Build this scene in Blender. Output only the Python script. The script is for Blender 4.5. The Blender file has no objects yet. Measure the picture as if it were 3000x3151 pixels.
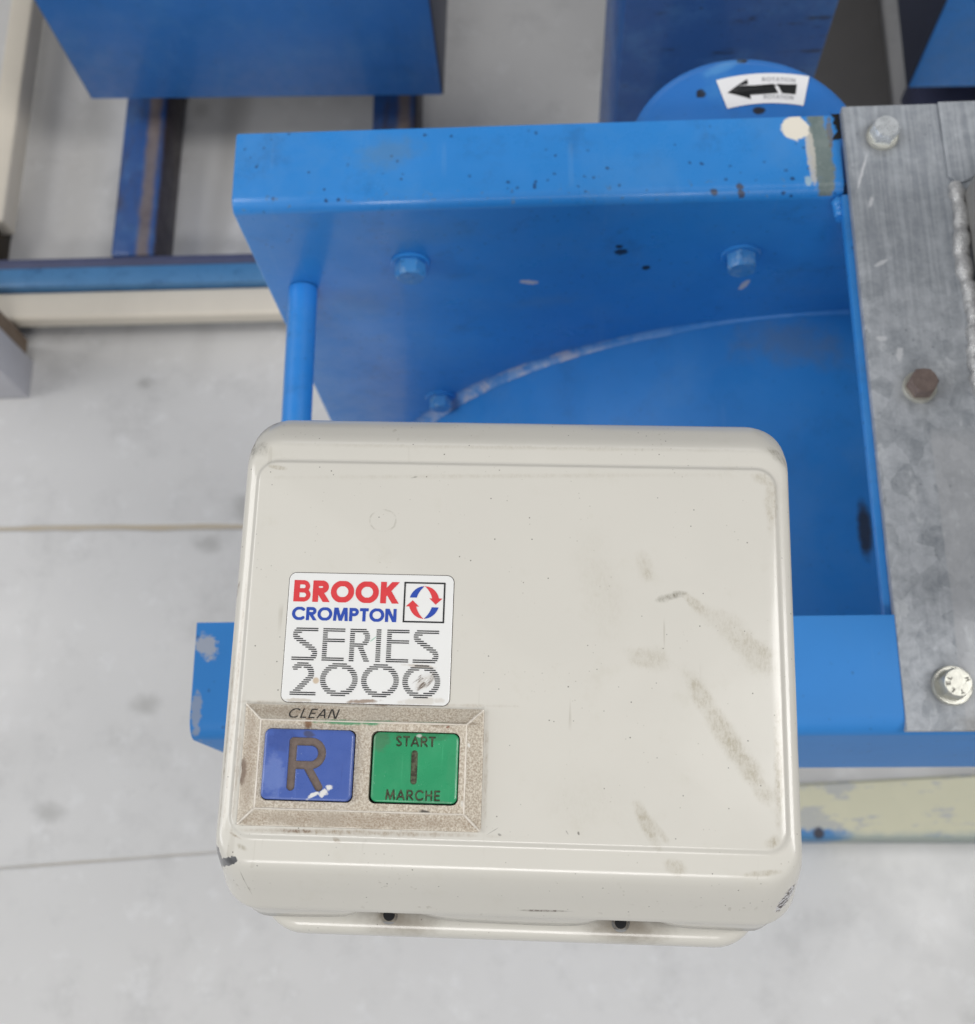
import bpy, bmesh, math, random
import numpy as np
from mathutils import Vector, Matrix
random.seed(7)
rng = np.random.default_rng(11)
S = bpy.context.scene
C = S.collection
CAMZ = 1.35                      # camera height above the workshop floor (metres)

# ------------------------------------------------------------------ camera
cd = bpy.data.cameras.new('camera')
cam = bpy.data.objects.new('camera', cd)
C.objects.link(cam)
cd.sensor_fit = 'HORIZONTAL'; cd.sensor_width = 36.0; cd.lens = 44.136
cd.clip_start = 0.02; cd.clip_end = 60
cam.matrix_world = Matrix(((0.99872, 0.01549, 0.04811, 0),
                           (-0.0004, 0.9540, -0.2999, 0),
                           (-0.0505, 0.2995, 0.9528, CAMZ),
                           (0, 0, 0, 1)))
cd.dof.use_dof = True; cd.dof.focus_distance = 0.348
cd.dof.aperture_fstop = 44.136 / 1.95
cd.dof.aperture_blades = 0
S.camera = cam

# ------------------------------------------------------------------ world and lamps (an indoor workshop)
w = bpy.data.worlds.new('World'); S.world = w; w.use_nodes = True
w.node_tree.nodes['Background'].inputs['Color'].default_value = (0.93, 0.96, 1.0, 1)
w.node_tree.nodes['Background'].inputs['Strength'].default_value = 0.23

def area(name, loc, target, sx, sy, power, col):
    l = bpy.data.lights.new(name, 'AREA'); l.shape = 'RECTANGLE'; l.size = sx; l.size_y = sy
    l.energy = power; l.color = col
    o = bpy.data.objects.new(name, l); C.objects.link(o); o.location = loc
    o.rotation_euler = (Vector(target) - Vector(loc)).to_track_quat('-Z', 'Y').to_euler()
    return o
area('ceiling_light', (-2.6, 0.6, 3.1), (0.0, 0.2, 0.7), 1.4, 1.6, 36, (1.0, 0.985, 0.965))
area('ceiling_light', (1.75, 0.1, 3.3), (0.0, 0.2, 0.7), 0.8, 1.6, 42, (1.0, 0.985, 0.965))
area('ceiling_light', (-0.2, -2.1, 2.9), (0.0, 0.2, 0.7), 1.3, 0.7, 27, (1.0, 0.985, 0.965))
area('window_light', (-3.0, -0.5, 2.0), (0.0, 0.2, 0.8), 1.2, 1.2, 20, (0.95, 0.975, 1.0))
area('rear_light', (0.3, 4.2, 3.0), (0.1, 0.6, 0.2), 2.6, 1.0, 10, (0.97, 0.97, 1.0))

S.view_settings.view_transform = 'Standard'; S.view_settings.look = 'None'
S.view_settings.exposure = 0.0; S.view_settings.gamma = 1.0

# ------------------------------------------------------------------ node helpers
class Mat:
    def __init__(s, name):
        s.m = bpy.data.materials.new(name); s.m.use_nodes = True
        s.nt = s.m.node_tree; s.n = s.nt.nodes; s.l = s.nt.links
        s.b = s.n['Principled BSDF']
        tc = s.n.new('ShaderNodeTexCoord'); s.co = tc.outputs['Object']
    def _in(s, sock, v):
        if hasattr(v, 'is_linked') or isinstance(v, bpy.types.NodeSocket): s.l.new(v, sock)
        elif isinstance(v, (tuple, list)) and len(v) == 3 and sock.type == 'RGBA': sock.default_value = (*v, 1)
        else: sock.default_value = v
    def set(s, **k):
        for a, v in k.items(): s._in(s.b.inputs[{'col': 'Base Color', 'rough': 'Roughness', 'metal': 'Metallic', 'spec': 'Specular IOR Level', 'coat': 'Coat Weight', 'coatr': 'Coat Roughness'}[a]], v)
        return s
    def mapping(s, loc=(0, 0, 0), rot=(0, 0, 0), sc=(1, 1, 1), kind='POINT', vec=None):
        n = s.n.new('ShaderNodeMapping'); n.vector_type = kind
        s.l.new(vec or s.co, n.inputs['Vector'])
        n.inputs['Location'].default_value = loc; n.inputs['Rotation'].default_value = rot; n.inputs['Scale'].default_value = sc
        return n.outputs[0]
    def noise(s, scale, detail=3, rough=0.55, vec=None, dist=0.0):
        n = s.n.new('ShaderNodeTexNoise'); s.l.new(vec or s.co, n.inputs['Vector'])
        n.inputs['Scale'].default_value = scale; n.inputs['Detail'].default_value = detail
        n.inputs['Roughness'].default_value = rough; n.inputs['Distortion'].default_value = dist
        return n.outputs['Fac']
    def vor(s, scale, out='Distance', feat='F1', vec=None, rnd=1.0):
        n = s.n.new('ShaderNodeTexVoronoi'); n.feature = feat; s.l.new(vec or s.co, n.inputs['Vector'])
        n.inputs['Scale'].default_value = scale; n.inputs['Randomness'].default_value = rnd
        return n.outputs[out]
    def rmp(s, v, a, b, c=0.0, d=1.0):
        n = s.n.new('ShaderNodeMapRange'); n.clamp = True; n.interpolation_type = 'SMOOTHSTEP'
        s._in(n.inputs['Value'], v)
        for k, x in zip(('From Min', 'From Max', 'To Min', 'To Max'), (a, b, c, d)): n.inputs[k].default_value = x
        return n.outputs['Result']
    def mth(s, op, a, b=0.0):
        n = s.n.new('ShaderNodeMath'); n.operation = op; s._in(n.inputs[0], a); s._in(n.inputs[1], b); return n.outputs[0]
    def mul(s, *v):
        r = v[0]
        for x in v[1:]: r = s.mth('MULTIPLY', r, x)
        return r
    def mx(s, *v):
        r = v[0]
        for x in v[1:]: r = s.mth('MAXIMUM', r, x)
        return r
    def mix(s, f, a, b):
        n = s.n.new('ShaderNodeMix'); n.data_type = 'RGBA'
        s._in(n.inputs[0], f); s._in(n.inputs[6], a); s._in(n.inputs[7], b); return n.outputs[2]
    def xyz(s, vec=None):
        n = s.n.new('ShaderNodeSeparateXYZ'); s.l.new(vec or s.co, n.inputs[0]); return n.outputs
    def blob(s, c, r, ang=0.0, wob=0.5, nsc=400, soft=0.35, plane='xy'):
        """mask of an uneven patch: c centre, r two radii, ang degrees, in the xy or the xz plane"""
        a = math.radians(ang)
        if plane == 'xy': v = s.mapping((c[0], c[1], 0), (0, 0, a), (r[0], r[1], 1e4), 'TEXTURE')
        else: v = s.mapping((c[0], 0, c[1]), (0, -a, 0), (r[0], 1e4, r[1]), 'TEXTURE')
        n = s.n.new('ShaderNodeVectorMath'); n.operation = 'LENGTH'; s.l.new(v, n.inputs[0])
        d = s.mth('ADD', n.outputs['Value'], s.mul(s.mth('SUBTRACT', s.noise(nsc, 4, 0.65), 0.5), wob * 2))
        return s.rmp(d, 1.0 - soft, 1.0 + soft * 0.5, 1.0, 0.0)
    def bump(s, h, strength=0.2, dist=0.001):
        n = s.n.new('ShaderNodeBump'); n.inputs['Strength'].default_value = strength; n.inputs['Distance'].default_value = dist
        s.l.new(h, n.inputs['Height']); s.l.new(n.outputs[0], s.b.inputs['Normal'])
        return s

def plain(name, col, rough=0.5, metal=0.0, spec=0.5, var=0.12, nsc=90, bstr=0.05):
    m = Mat(name)
    d = tuple(c * (1 - var) for c in col); l = tuple(min(1, c * (1 + var)) for c in col)
    m.set(col=m.mix(m.noise(nsc, 4, 0.6), d, l), rough=rough, metal=metal, spec=spec)
    m.bump(m.noise(nsc * 8, 3), bstr, 0.0003)
    return m.m

BLUE = (0.027, 0.232, 0.64)
def blue_paint(name, spots=1.0, col=BLUE, rough=0.38, extra=None, grime=0.35, dust=0.22, relief=0.10):
    """enamel over steel with pits, grime and worn places; extra adds patches of its own"""
    m = Mat(name)
    c = m.mix(m.noise(14, 4, 0.6), tuple(x * 0.88 for x in col), tuple(min(1, x * 1.12) for x in col))
    g = m.mul(m.rmp(m.noise(32, 6, 0.72), 0.52, 0.74), grime)
    c = m.mix(g, c, (0.020, 0.085, 0.22))
    v = m.vor(150); dens = m.rmp(m.noise(24, 3, 0.6), 0.40, 0.52)
    sp = m.mul(m.rmp(m.mth('ADD', v, m.mul(m.mth('SUBTRACT', m.noise(420, 3), 0.5), 0.30)), 0.08, 0.19, 1.0, 0.0), dens, spots)
    c = m.mix(m.mul(sp, 0.85), c, (0.012, 0.05, 0.15))
    v2 = m.vor(46); d2 = m.rmp(m.noise(9, 2), 0.52, 0.62)
    sp2 = m.mul(m.rmp(m.mth('ADD', v2, m.mul(m.mth('SUBTRACT', m.noise(260, 4, 0.7), 0.5), 0.2)), 0.03, 0.085, 1.0, 0.0), d2, spots)
    c = m.mix(m.mul(sp2, 0.9), c, (0.010, 0.014, 0.028))
    c = m.mix(m.mul(m.rmp(m.noise(18, 5, 0.68), 0.46, 0.70), dust), c, (0.10, 0.28, 0.56))
    for a_, s_ in ((.35, 150), (-.9, 190)):
        sc = m.mul(m.rmp(m.noise(s_, 2, .5, m.mapping(rot=(0, a_, a_), sc=(1, .04, .04))), .66, .72), m.rmp(m.noise(22, 2), .50, .62))
        c = m.mix(m.mul(sc, .14 * min(1, spots + .3)), c, (0.16, 0.36, 0.66))
    r = m.rmp(m.noise(40, 5, 0.7), 0.3, 0.7, rough - 0.08, rough + 0.16)
    if relief < .05: r = rough + .2
    if extra: c = extra(m, c)
    m.set(col=c, rough=r, spec=0.45, coat=.25 if relief > .05 else 0.0, coatr=.12)
    m.bump(m.mth('SUBTRACT', m.noise(260, 4, 0.6), m.mul(m.mx(sp, sp2), 0.6)), relief, 0.0006)
    return m.m

# ------------------------------------------------------------------ object helpers
def link(name, me, mats, parent=None, loc=(0, 0, 0), smooth=None):
    o = bpy.data.objects.new(name, me); C.objects.link(o)
    for m in (mats if isinstance(mats, (list, tuple)) else [mats]): me.materials.append(m)
    if parent: o.parent = parent
    o.location = loc
    if smooth is not None:
        me.polygons.foreach_set('use_smooth', [True] * len(me.polygons))
        if smooth < 180: me.set_sharp_from_angle(angle=math.radians(smooth))
    return o
def bm_obj(name, bm, mats, parent=None, loc=(0, 0, 0), smooth=None):
    bmesh.ops.recalc_face_normals(bm, faces=bm.faces[:])
    me = bpy.data.meshes.new(name); bm.to_mesh(me); bm.free()
    return link(name, me, mats, parent, loc, smooth)
def data_obj(name, vs, fs, mats, parent=None, loc=(0, 0, 0), smooth=None):
    me = bpy.data.meshes.new(name); me.from_pydata([tuple(v) for v in vs], [], [tuple(f) for f in fs]); me.update()
    return link(name, me, mats, parent, loc, smooth)
def thing(name, label, cat, loc=(0, 0, 0), group=None):
    o = bpy.data.objects.new(name, None); C.objects.link(o); o.location = loc; o.empty_display_size = 0.05
    o['label'] = label; o['category'] = cat
    if group: o['group'] = group
    return o
def box_bm(bm, x0, x1, y0, y1, z0, z1, bev=0.0, seg=2):
    r = bmesh.ops.create_cube(bm, size=1.0)
    for v in r['verts']: v.co = Vector(((x0 + x1) / 2 + v.co.x * (x1 - x0), (y0 + y1) / 2 + v.co.y * (y1 - y0), (z0 + z1) / 2 + v.co.z * (z1 - z0)))
    if bev:
        es = list({e for v in r['verts'] for e in v.link_edges})
        bmesh.ops.bevel(bm, geom=es, offset=bev, segments=seg, profile=0.5, affect='EDGES')
def box(name, x0, x1, y0, y1, z0, z1, mat, parent=None, bev=0.0015, loc=(0, 0, 0), seg=2):
    bm = bmesh.new(); box_bm(bm, x0, x1, y0, y1, z0, z1, bev, seg)
    return bm_obj(name, bm, mat, parent, loc, 35)
def tube_pts(path, r, n=12, jit=0.0, closed_caps=True):
    vs, fs = [], []
    path = [Vector(p) for p in path]
    for i, p in enumerate(path):
        t = (path[min(i + 1, len(path) - 1)] - path[max(i - 1, 0)]).normalized()
        a = t.orthogonal().normalized() if i == 0 else (a - t * a.dot(t)).normalized()
        b = t.cross(a)
        rr = r * (1 + jit * random.uniform(-1, 1))
        for k in range(n):
            th = 2 * math.pi * k / n
            vs.append(p + (a * math.cos(th) + b * math.sin(th)) * rr * (1 + jit * 0.4 * random.uniform(-1, 1)))
    for i in range(len(path) - 1):
        for k in range(n):
            fs.append((i * n + k, i * n + (k + 1) % n, (i + 1) * n + (k + 1) % n, (i + 1) * n + k))
    if closed_caps:
        fs.append(tuple(range(n))[::-1]); fs.append(tuple((len(path) - 1) * n + k for k in range(n)))
    return vs, fs
def revolve_bm(bm, prof, c, axis='z', n=32):
    """closed profile of (radius, height) spun round an axis through c"""
    rings = []
    for r, h in prof:
        ring = []
        for k in range(n):
            t = 2 * math.pi * k / n
            p = (r * math.cos(t), r * math.sin(t), h) if axis == 'z' else (r * math.cos(t), -h, r * math.sin(t))
            ring.append(bm.verts.new(Vector(c) + Vector(p)))
        rings.append(ring)
    for a, b in zip(rings[:-1], rings[1:]):
        for k in range(n): bm.faces.new((a[k], a[(k + 1) % n], b[(k + 1) % n], b[k]))
    bm.faces.new(rings[0][::-1]); bm.faces.new(rings[-1])
def hex_bm(bm, r, h, c, axis='z', rot=0.0, cham=0.13):
    """bolt head: hexagon with a chamfered top, round top land"""
    n = 24; base = []; mid = []; top = []
    for k in range(n):
        t = 2 * math.pi * k / n
        seg = ((t + math.pi / 6) % (math.pi / 3)) - math.pi / 6
        rh = r * math.cos(math.pi / 6) / math.cos(abs(seg))
        rh = r * math.cos(math.pi / 6) / max(math.cos(seg), 0.1)
        rt = r * 0.84
        drop = cham * r + max(0.0, (rh - rt)) * 0.58
        for lst, rad, z in ((base, rh, 0), (mid, rh, h - drop + cham * r * 0.2), (top, rt, h)):
            p = (rad * math.cos(t + rot), rad * math.sin(t + rot), z) if axis == 'z' else (rad * math.cos(t + rot), -z, rad * math.sin(t + rot))
            lst.append(bm.verts.new(Vector(c) + Vector(p)))
    for a, b in ((base, mid), (mid, top)):
        for k in range(n): bm.faces.new((a[k], a[(k + 1) % n], b[(k + 1) % n], b[k]))
    bm.faces.new(top); bm.faces.new(base[::-1])
def rrect(x0, x1, y0, y1, r, nc=8, ns=2):
    """points round a rounded rectangle, counter-clockwise from the lower left, ns spans per straight"""
    pts = []
    cs = [(x0 + r, y0 + r, 180), (x1 - r, y0 + r, 270), (x1 - r, y1 - r, 0), (x0 + r, y1 - r, 90)]
    for i, (cx, cy, a) in enumerate(cs):
        arc = [(cx + r * math.cos(math.radians(a + 90 * k / nc)), cy + r * math.sin(math.radians(a + 90 * k / nc))) for k in range(nc + 1)]
        pts += arc
        nx = cs[(i + 1) % 4]
        e = (nx[0] + r * math.cos(math.radians(nx[2])), nx[1] + r * math.sin(math.radians(nx[2])))
        s0 = arc[-1]
        for k in range(1, ns): pts.append((s0[0] + (e[0] - s0[0]) * k / ns, s0[1] + (e[1] - s0[1]) * k / ns))
    return pts
def loft(rings, cap_first=True, cap_last=True):
    n = len(rings[0]); vs = [p for r in rings for p in r]; fs = []
    for i in range(len(rings) - 1):
        for k in range(n): fs.append((i * n + k, (i + 1) * n + k, (i + 1) * n + (k + 1) % n, i * n + (k + 1) % n))
    if cap_first: fs.append(tuple(range(n)))
    if cap_last: fs.append(tuple((len(rings) - 1) * n + k for k in range(n))[::-1])
    return vs, fs

# ------------------------------------------------------------------ lettering: pen strokes turned into flat printed shapes
def arc(cx, cy, rx, ry, a0, a1, n=20):
    return [(cx + rx * math.cos(math.radians(a0 + (a1 - a0) * k / n)), cy + ry * math.sin(math.radians(a0 + (a1 - a0) * k / n))) for k in range(n + 1)]
def glyphs(w):
    """strokes per letter for a cap height of 1 and pen width w; (advance width, strokes)"""
    h = w / 2; G = {}
    G['B'] = (.72, [[(h, -.2), (h, 1.2)], [(h, 1 - h), (.40, 1 - h)] + arc(.42, .76, .24 - h + .05, .24 - h, 90, -90) + [(h, .52)], [(.4, .52 )] + arc(.44, .27, .28 - h, .27 - h, 90, -90) + [(h, h)]])
    G['R'] = (.74, [[(h, -.2), (h, 1.2)], [(h, 1 - h), (.42, 1 - h)] + arc(.42, .70, .30 - h, .30 - h, 90, -90) + [(h, .40 + h)], [(.34, .45), (.72, -.12)]])
    G['O'] = (1.02, [arc(.51, .5, .53 - h, .52 - h, 0, 360, 48)])
    G['K'] = (.80, [[(h, -.2), (h, 1.2)], [(.16, .40), (.78, 1.12)], [(.34, .56), (.76, -.12)]])
    G['C'] = (.92, [arc(.52, .5, .53 - h, .52 - h, 42, 318, 40)])
    G['M'] = (1.06, [[(h * .9, -.2), (.17, 1.0)], [(.17, 1.2), (.53, .02)], [(.53, .02), (.89, 1.2)], [(.89, 1.0), (1.06 - h * .9, -.2)]])
    G['P'] = (.66, [[(h, -.2), (h, 1.2)], [(h, 1 - h), (.36, 1 - h)] + arc(.36, .69, .31 - h, .31 - h, 90, -90) + [(h, .38 + h)]])
    G['T'] = (.62, [[(0, 1 - h), (.62, 1 - h)], [(.31, 1), (.31, -.2)]])
    G['N'] = (.80, [[(h, -.2), (h, 1.2)], [(h * .8, 1.15), (.80 - h * .8, -.15)], [(.80 - h, -.2), (.80 - h, 1.2)]])
    G['S'] = (.62, [arc(.31, .75, .27 - h * .4, .25 - h, 35, 270, 20)[:-1] + arc(.31, .26, .29 - h * .4, .26 - h, 90, -145, 22)])
    G['E'] = (.56, [[(h, -.2), (h, 1.2)], [(h, 1 - h), (.56, 1 - h)], [(h, .51), (.52, .51)], [(h, h), (.56, h)]])
    G['I'] = (w, [[(h, -.2), (h, 1.2)]])
    G['A'] = (.82, [[(.02, -.12), (.41, 1.05)], [(.41, 1.05), (.80, -.12)], [(.18, .32), (.64, .32)]])
    G['L'] = (.54, [[(h, -.2), (h, 1.2)], [(h, h), (.54, h)]])
    G['H'] = (.76, [[(h, -.2), (h, 1.2)], [(.76 - h, -.2), (.76 - h, 1.2)], [(h, .52), (.76 - h, .52)]])
    return G
def dist_lines(X, Y, strokes, cap='butt'):
    D = np.full(X.shape, 9.0)
    for st in strokes:
        closed = (abs(st[0][0] - st[-1][0]) + abs(st[0][1] - st[-1][1])) < 1e-6
        for i in range(len(st) - 1):
            (ax, ay), (bx, by) = st[i], st[i + 1]
            dx, dy = bx - ax, by - ay; L2 = dx * dx + dy * dy
            if L2 < 1e-12: continue
            t = ((X - ax) * dx + (Y - ay) * dy) / L2
            tc = np.clip(t, 0, 1)
            d = np.hypot(X - ax - tc * dx, Y - ay - tc * dy)
            if cap == 'butt' and not closed:
                if i == 0: d = np.where(t < 0, 9, d)
                if i == len(st) - 2: d = np.where(t > 1, 9, d)
            D = np.minimum(D, d)
    return D
def runs_mesh(inside, x0, x1, y0, y1, rows, cols, duty=None):
    """flat shape of rectangles: inside(X,Y) sampled row by row; duty keeps only that share of each row (a striped letter)"""
    ys = y0 + (np.arange(rows) + .5) * (y1 - y0) / rows; xs = x0 + (np.arange(cols) + .5) * (x1 - x0) / cols
    X, Y = np.meshgrid(xs, ys); I = inside(X, Y); dx = (x1 - x0) / cols; dy = (y1 - y0) / rows
    hh = dy * (duty or 1.0) / 2
    vs, fs = [], []
    for j in range(rows):
        row = np.concatenate(([0], I[j].astype(int), [0])); d = np.diff(row)
        for a, b in zip(np.where(d == 1)[0], np.where(d == -1)[0]):
            k = len(vs); xa, xb = x0 + a * dx, x0 + b * dx
            vs += [(xa, ys[j] - hh), (xb, ys[j] - hh), (xb, ys[j] + hh), (xa, ys[j] + hh)]; fs.append((k, k + 1, k + 2, k + 3))
    return vs, fs
def word(text, w, gap, W, H, rows=64, cap='butt', shear=0.0, duty=None, G=None, ww=None):
    """vertices (x,y) of a word filling W x H"""
    G = G or glyphs(w)
    tot = sum(G[c][0] for c in text) + gap * (len(text) - 1)
    vs, fs = [], []; x = 0.0
    for c in text:
        a, st = G[c]
        f = (lambda X, Y, st=st: (dist_lines(X, Y, st, cap) < w / 2) & (Y > 0) & (Y < 1)) if not ww else (lambda X, Y, st=st: np.logical_or.reduce([dist_lines(X, Y, [s], cap) < q / 2 for q, s in st]) & (Y > 0) & (Y < 1))
        v, q = runs_mesh(f, -.12, a + .12, 0, 1, rows, 220, duty)
        k = len(vs)
        vs += [((x + p[0] + shear * p[1]) * W / tot, p[1] * H) for p in v]; fs += [tuple(i + k for i in r) for r in q]
        x += a + gap
    return vs, fs
def print_obj(name, vf, ox, oy, z, mat, parent):
    vs, fs = vf
    return data_obj(name, [(ox + x, oy + y, z) for x, y in vs], fs, mat, parent)

# =================================================================== FLOOR
m = Mat('concrete')
c = m.mix(m.noise(2.2, 5, 0.62), (0.60, 0.59, 0.575), (0.72, 0.715, 0.71))
c = m.mix(m.mul(m.rmp(m.noise(11, 6, 0.72), 0.48, 0.72), 0.40), c, (0.45, 0.445, 0.44))
c = m.mix(m.mul(m.rmp(m.noise(26, 5, 0.7), 0.54, 0.70), 0.42), c, (0.78, 0.78, 0.78))
st = m.mul(m.rmp(m.mth('ADD', m.vor(7.5), m.mul(m.noise(40, 4), 0.16)), 0.10, 0.22, 1.0, 0.0), m.rmp(m.noise(3.1, 2), 0.45, 0.6))
c = m.mix(m.mul(st, 0.35), c, (0.30, 0.295, 0.28))
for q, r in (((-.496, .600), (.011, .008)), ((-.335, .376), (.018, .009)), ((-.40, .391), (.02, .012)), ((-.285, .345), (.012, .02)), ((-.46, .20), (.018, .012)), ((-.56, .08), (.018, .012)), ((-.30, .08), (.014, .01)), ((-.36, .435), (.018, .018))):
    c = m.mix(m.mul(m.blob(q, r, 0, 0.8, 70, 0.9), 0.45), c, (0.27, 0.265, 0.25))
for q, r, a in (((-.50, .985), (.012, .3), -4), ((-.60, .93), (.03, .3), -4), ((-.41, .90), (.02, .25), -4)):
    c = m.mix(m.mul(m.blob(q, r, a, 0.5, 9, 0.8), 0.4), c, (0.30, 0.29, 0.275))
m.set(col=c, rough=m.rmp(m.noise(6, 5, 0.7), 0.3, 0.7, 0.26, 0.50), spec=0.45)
m.bump(m.noise(120, 5, 0.65), 0.12, 0.001)
M_conc = m.m
m = Mat('joint_filler')
m.set(col=m.mix(m.noise(9, 4, 0.7), (0.55, 0.53, 0.49), (0.50, 0.40, 0.26)), rough=0.9)
M_joint = m.m

floor = box('floor', -5, 5, -5, 6, -0.12, -0.0028, M_joint, None, 0)
floor['kind'] = 'structure'
def slab(y0f, y1f, seed, j0, j1):
    """one cast slab: its long edges wander a little where the joint has crumbled"""
    r = np.random.default_rng(seed); n = 400
    xs = np.linspace(-5, 5, n)
    def wob(a):
        v = np.convolve(r.normal(0, 1, n + 24), np.ones(9) / 9, 'valid')[:n]
        return a * v
    e0 = y0f(xs) + wob(j0); e1 = y1f(xs) + wob(j1)
    vs, fs = [], []
    for i in range(n): vs += [(xs[i], e0[i], -0.010), (xs[i], e0[i], -0.0015), (xs[i], e0[i] + .0025, 0), (xs[i], e1[i] - .0025, 0), (xs[i], e1[i], -0.0015), (xs[i], e1[i], -0.010)]
    for i in range(n - 1):
        for k in range(5): fs.append((i * 6 + k, (i + 1) * 6 + k, (i + 1) * 6 + k + 1, i * 6 + k + 1))
    o = data_obj('slab', vs, fs, M_conc, floor, (0, 0, 0), 30)
    bmx = bmesh.new(); bmx.from_mesh(o.data); bmesh.ops.recalc_face_normals(bmx, faces=bmx.faces[:]); bmx.to_mesh(o.data); bmx.free()
J1 = lambda x: 0.4130 + 0 * x
J2 = lambda x: 0.0618 + 0.067 * x
slab(lambda x: J1(x) + .0028, lambda x: 5.9 + 0 * x, 1, .0032, 0)
slab(lambda x: J2(x) + .0006, lambda x: J1(x) - .0028, 2, .0010, .0042)
slab(lambda x: -4.9 + 0 * x, lambda x: J2(x) - .0006, 3, 0, .0010)

# =================================================================== FLOOR FRAMES, CABINETS
M_cream = plain('cream_paint_steel', (0.72, 0.66, 0.56), 0.45, var=0.06, nsc=30)
M_blue_frame = blue_paint('blue_frame_paint', 0.8, (0.07, 0.22, 0.44), 0.45, grime=0.8)
def rusty(m, c):
    r = m.rmp(m.noise(13, 5, 0.7, m.mapping(sc=(1, .25, 1))), 0.46, 0.62)
    c = m.mix(m.mul(r, 0.7), c, (0.05, 0.035, 0.03))
    for bx in (-0.152, 0.168):
        c = m.mix(m.mul(m.blob((bx + .012, .35), (.009, 1.2), 0, .5, 25, .6), .85), c, m.mix(m.noise(40, 4, .7), (0.09, 0.06, 0.045), (0.27, 0.22, 0.19)))
        c = m.mix(m.mul(m.blob((bx + .029, .35), (.005, 1.2), 0, .4, 25, .6), .9), c, (0.03, 0.018, 0.016))
    return c
M_blue_rust = blue_paint('blue_paint_rusting', 1.0, (0.016, 0.075, 0.26), 0.5, rusty, 0.9)
M_slate = plain('dull_slate_paint', (0.075, 0.085, 0.16), 0.55, nsc=25, var=0.3)
M_dark = plain('black_rubber', (0.012, 0.012, 0.014), 0.7)

bf = thing('floor_frame', 'blue steel floor frame with rusty cross members under the left cabinet', 'frame', (-0.35, 0.71, 0))
def bl(x0, x1, y0, y1, z0, z1): return x0 + .35, x1 + .35, y0 - .71, y1 - .71, z0, z1
box('front_rail', *bl(-1.3, 0.02, 0.7005, 0.7265, 0.03, 0.070), M_blue_frame, bf, 0.003)
box('rear_flange', *bl(-1.3, 0.02, 0.7275, 0.741, 0.02, 0.066), M_slate, bf, 0.002)
for xx in (-0.502, -0.182):
    box('cross_member', *bl(xx - .029, xx + .029, 0.742, 1.55, 0.0, 0.066), M_blue_rust, bf, 0.006)
for xx in (-1.2, -0.02):
    box('foot', *bl(xx - .02, xx + .02, 0.702, 0.74, 0.0, 0.0195), M_blue_frame, bf, 0.002)

cf = thing('pallet_frame', 'cream painted steel frame lying on the floor at the left edge', 'frame', (-0.6, 0.68, 0))
def cl(x0, x1, y0, y1, z0, z1): return x0 + .6, x1 + .6, y0 - .68, y1 - .68, z0, z1
box('front_bar', *cl(-1.3, -0.03, 0.662, 0.699, 0.034, 0.060), M_cream, cf, 0.006, seg=4)
box('side_bar', *cl(-0.706, -0.674, 0.8, 1.9, 0.022, 0.060), M_cream, cf, 0.005, seg=3)
M_grey = plain('pale_grey_plate', (0.56, 0.56, 0.60), 0.5, var=0.1, nsc=40)
box('leg', *cl(-0.86, -0.640, 0.582, 0.634, 0.0, 0.34), M_grey, cf, 0.004)
box('backing_plate', *cl(-0.86, -0.642, 0.6345, 0.6545, 0.018, 0.34), plain('brown_board', (0.20, 0.145, 0.10), .7, var=.3, nsc=40), cf, 0.002)
box('leg', *cl(-0.10, -0.05, 0.665, 0.695, 0.0, 0.0335), M_cream, cf, 0.002)
M_wood = plain('dark_wood', (0.035, 0.025, 0.014), 0.7, var=0.4, nsc=60)
wb = box('wood_block', -0.14, 0.0, -0.07, 0.01, 0, 0.062, M_wood, None, 0.003, (-0.690, 0.82, 0.0))
wb['label'] = 'dark brown wood block on the floor at the left picture edge'; wb['category'] = 'block'

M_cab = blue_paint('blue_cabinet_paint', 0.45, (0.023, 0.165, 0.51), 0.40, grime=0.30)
M_cabB = blue_paint('blue_cabinet_paint_lit', 0.5, (0.030, 0.31, 0.88), 0.36, grime=0.15)  # lighter copy of the cabinet blue: light on this front is in the colour
M_side = plain('slate_side', (0.055, 0.065, 0.105), 0.5, nsc=30, var=.15)  # one slate tone for the bodies, darker than the front panels
def cabinet(label, x0, x1, y, mat, rot, side=False):
    t = thing('cabinet', label, 'cabinet', ((x0 + x1) / 2, y, 0.066), 'blue sheet steel cabinets')
    t.rotation_euler = (0, 0, math.radians(rot))
    hw = (x1 - x0) / 2
    bm = bmesh.new(); box_bm(bm, -hw - .0022, hw + .0022, .0022, 0.42, 0.0635, 0.44, 0.001)
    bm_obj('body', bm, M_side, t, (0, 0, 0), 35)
    box('front_panel', -hw, hw, 0, .0020, .066, .44, mat, t, .0006)
    for sx in (-1, 1):
        for yy in (.05, .37):
            box('foot', sx * (hw - .065) - .02, sx * (hw - .065) + .02, yy - .02 + .06, yy + .02, 0.0, 0.0655, M_dark, t, 0.001)
    return t
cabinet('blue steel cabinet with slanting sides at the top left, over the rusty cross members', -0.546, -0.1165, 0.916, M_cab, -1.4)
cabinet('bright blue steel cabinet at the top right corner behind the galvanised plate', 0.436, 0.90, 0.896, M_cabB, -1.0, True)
# its stand
sb = thing('stand', 'dark stand carrying the bright blue cabinet at the top right', 'stand', (0.66, 1.1, 0))
for yy in (-.15, .19): box('rail', -.19, .30, yy - .03, yy + .03, 0, .0655, M_slate, sb, 0.003)

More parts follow.
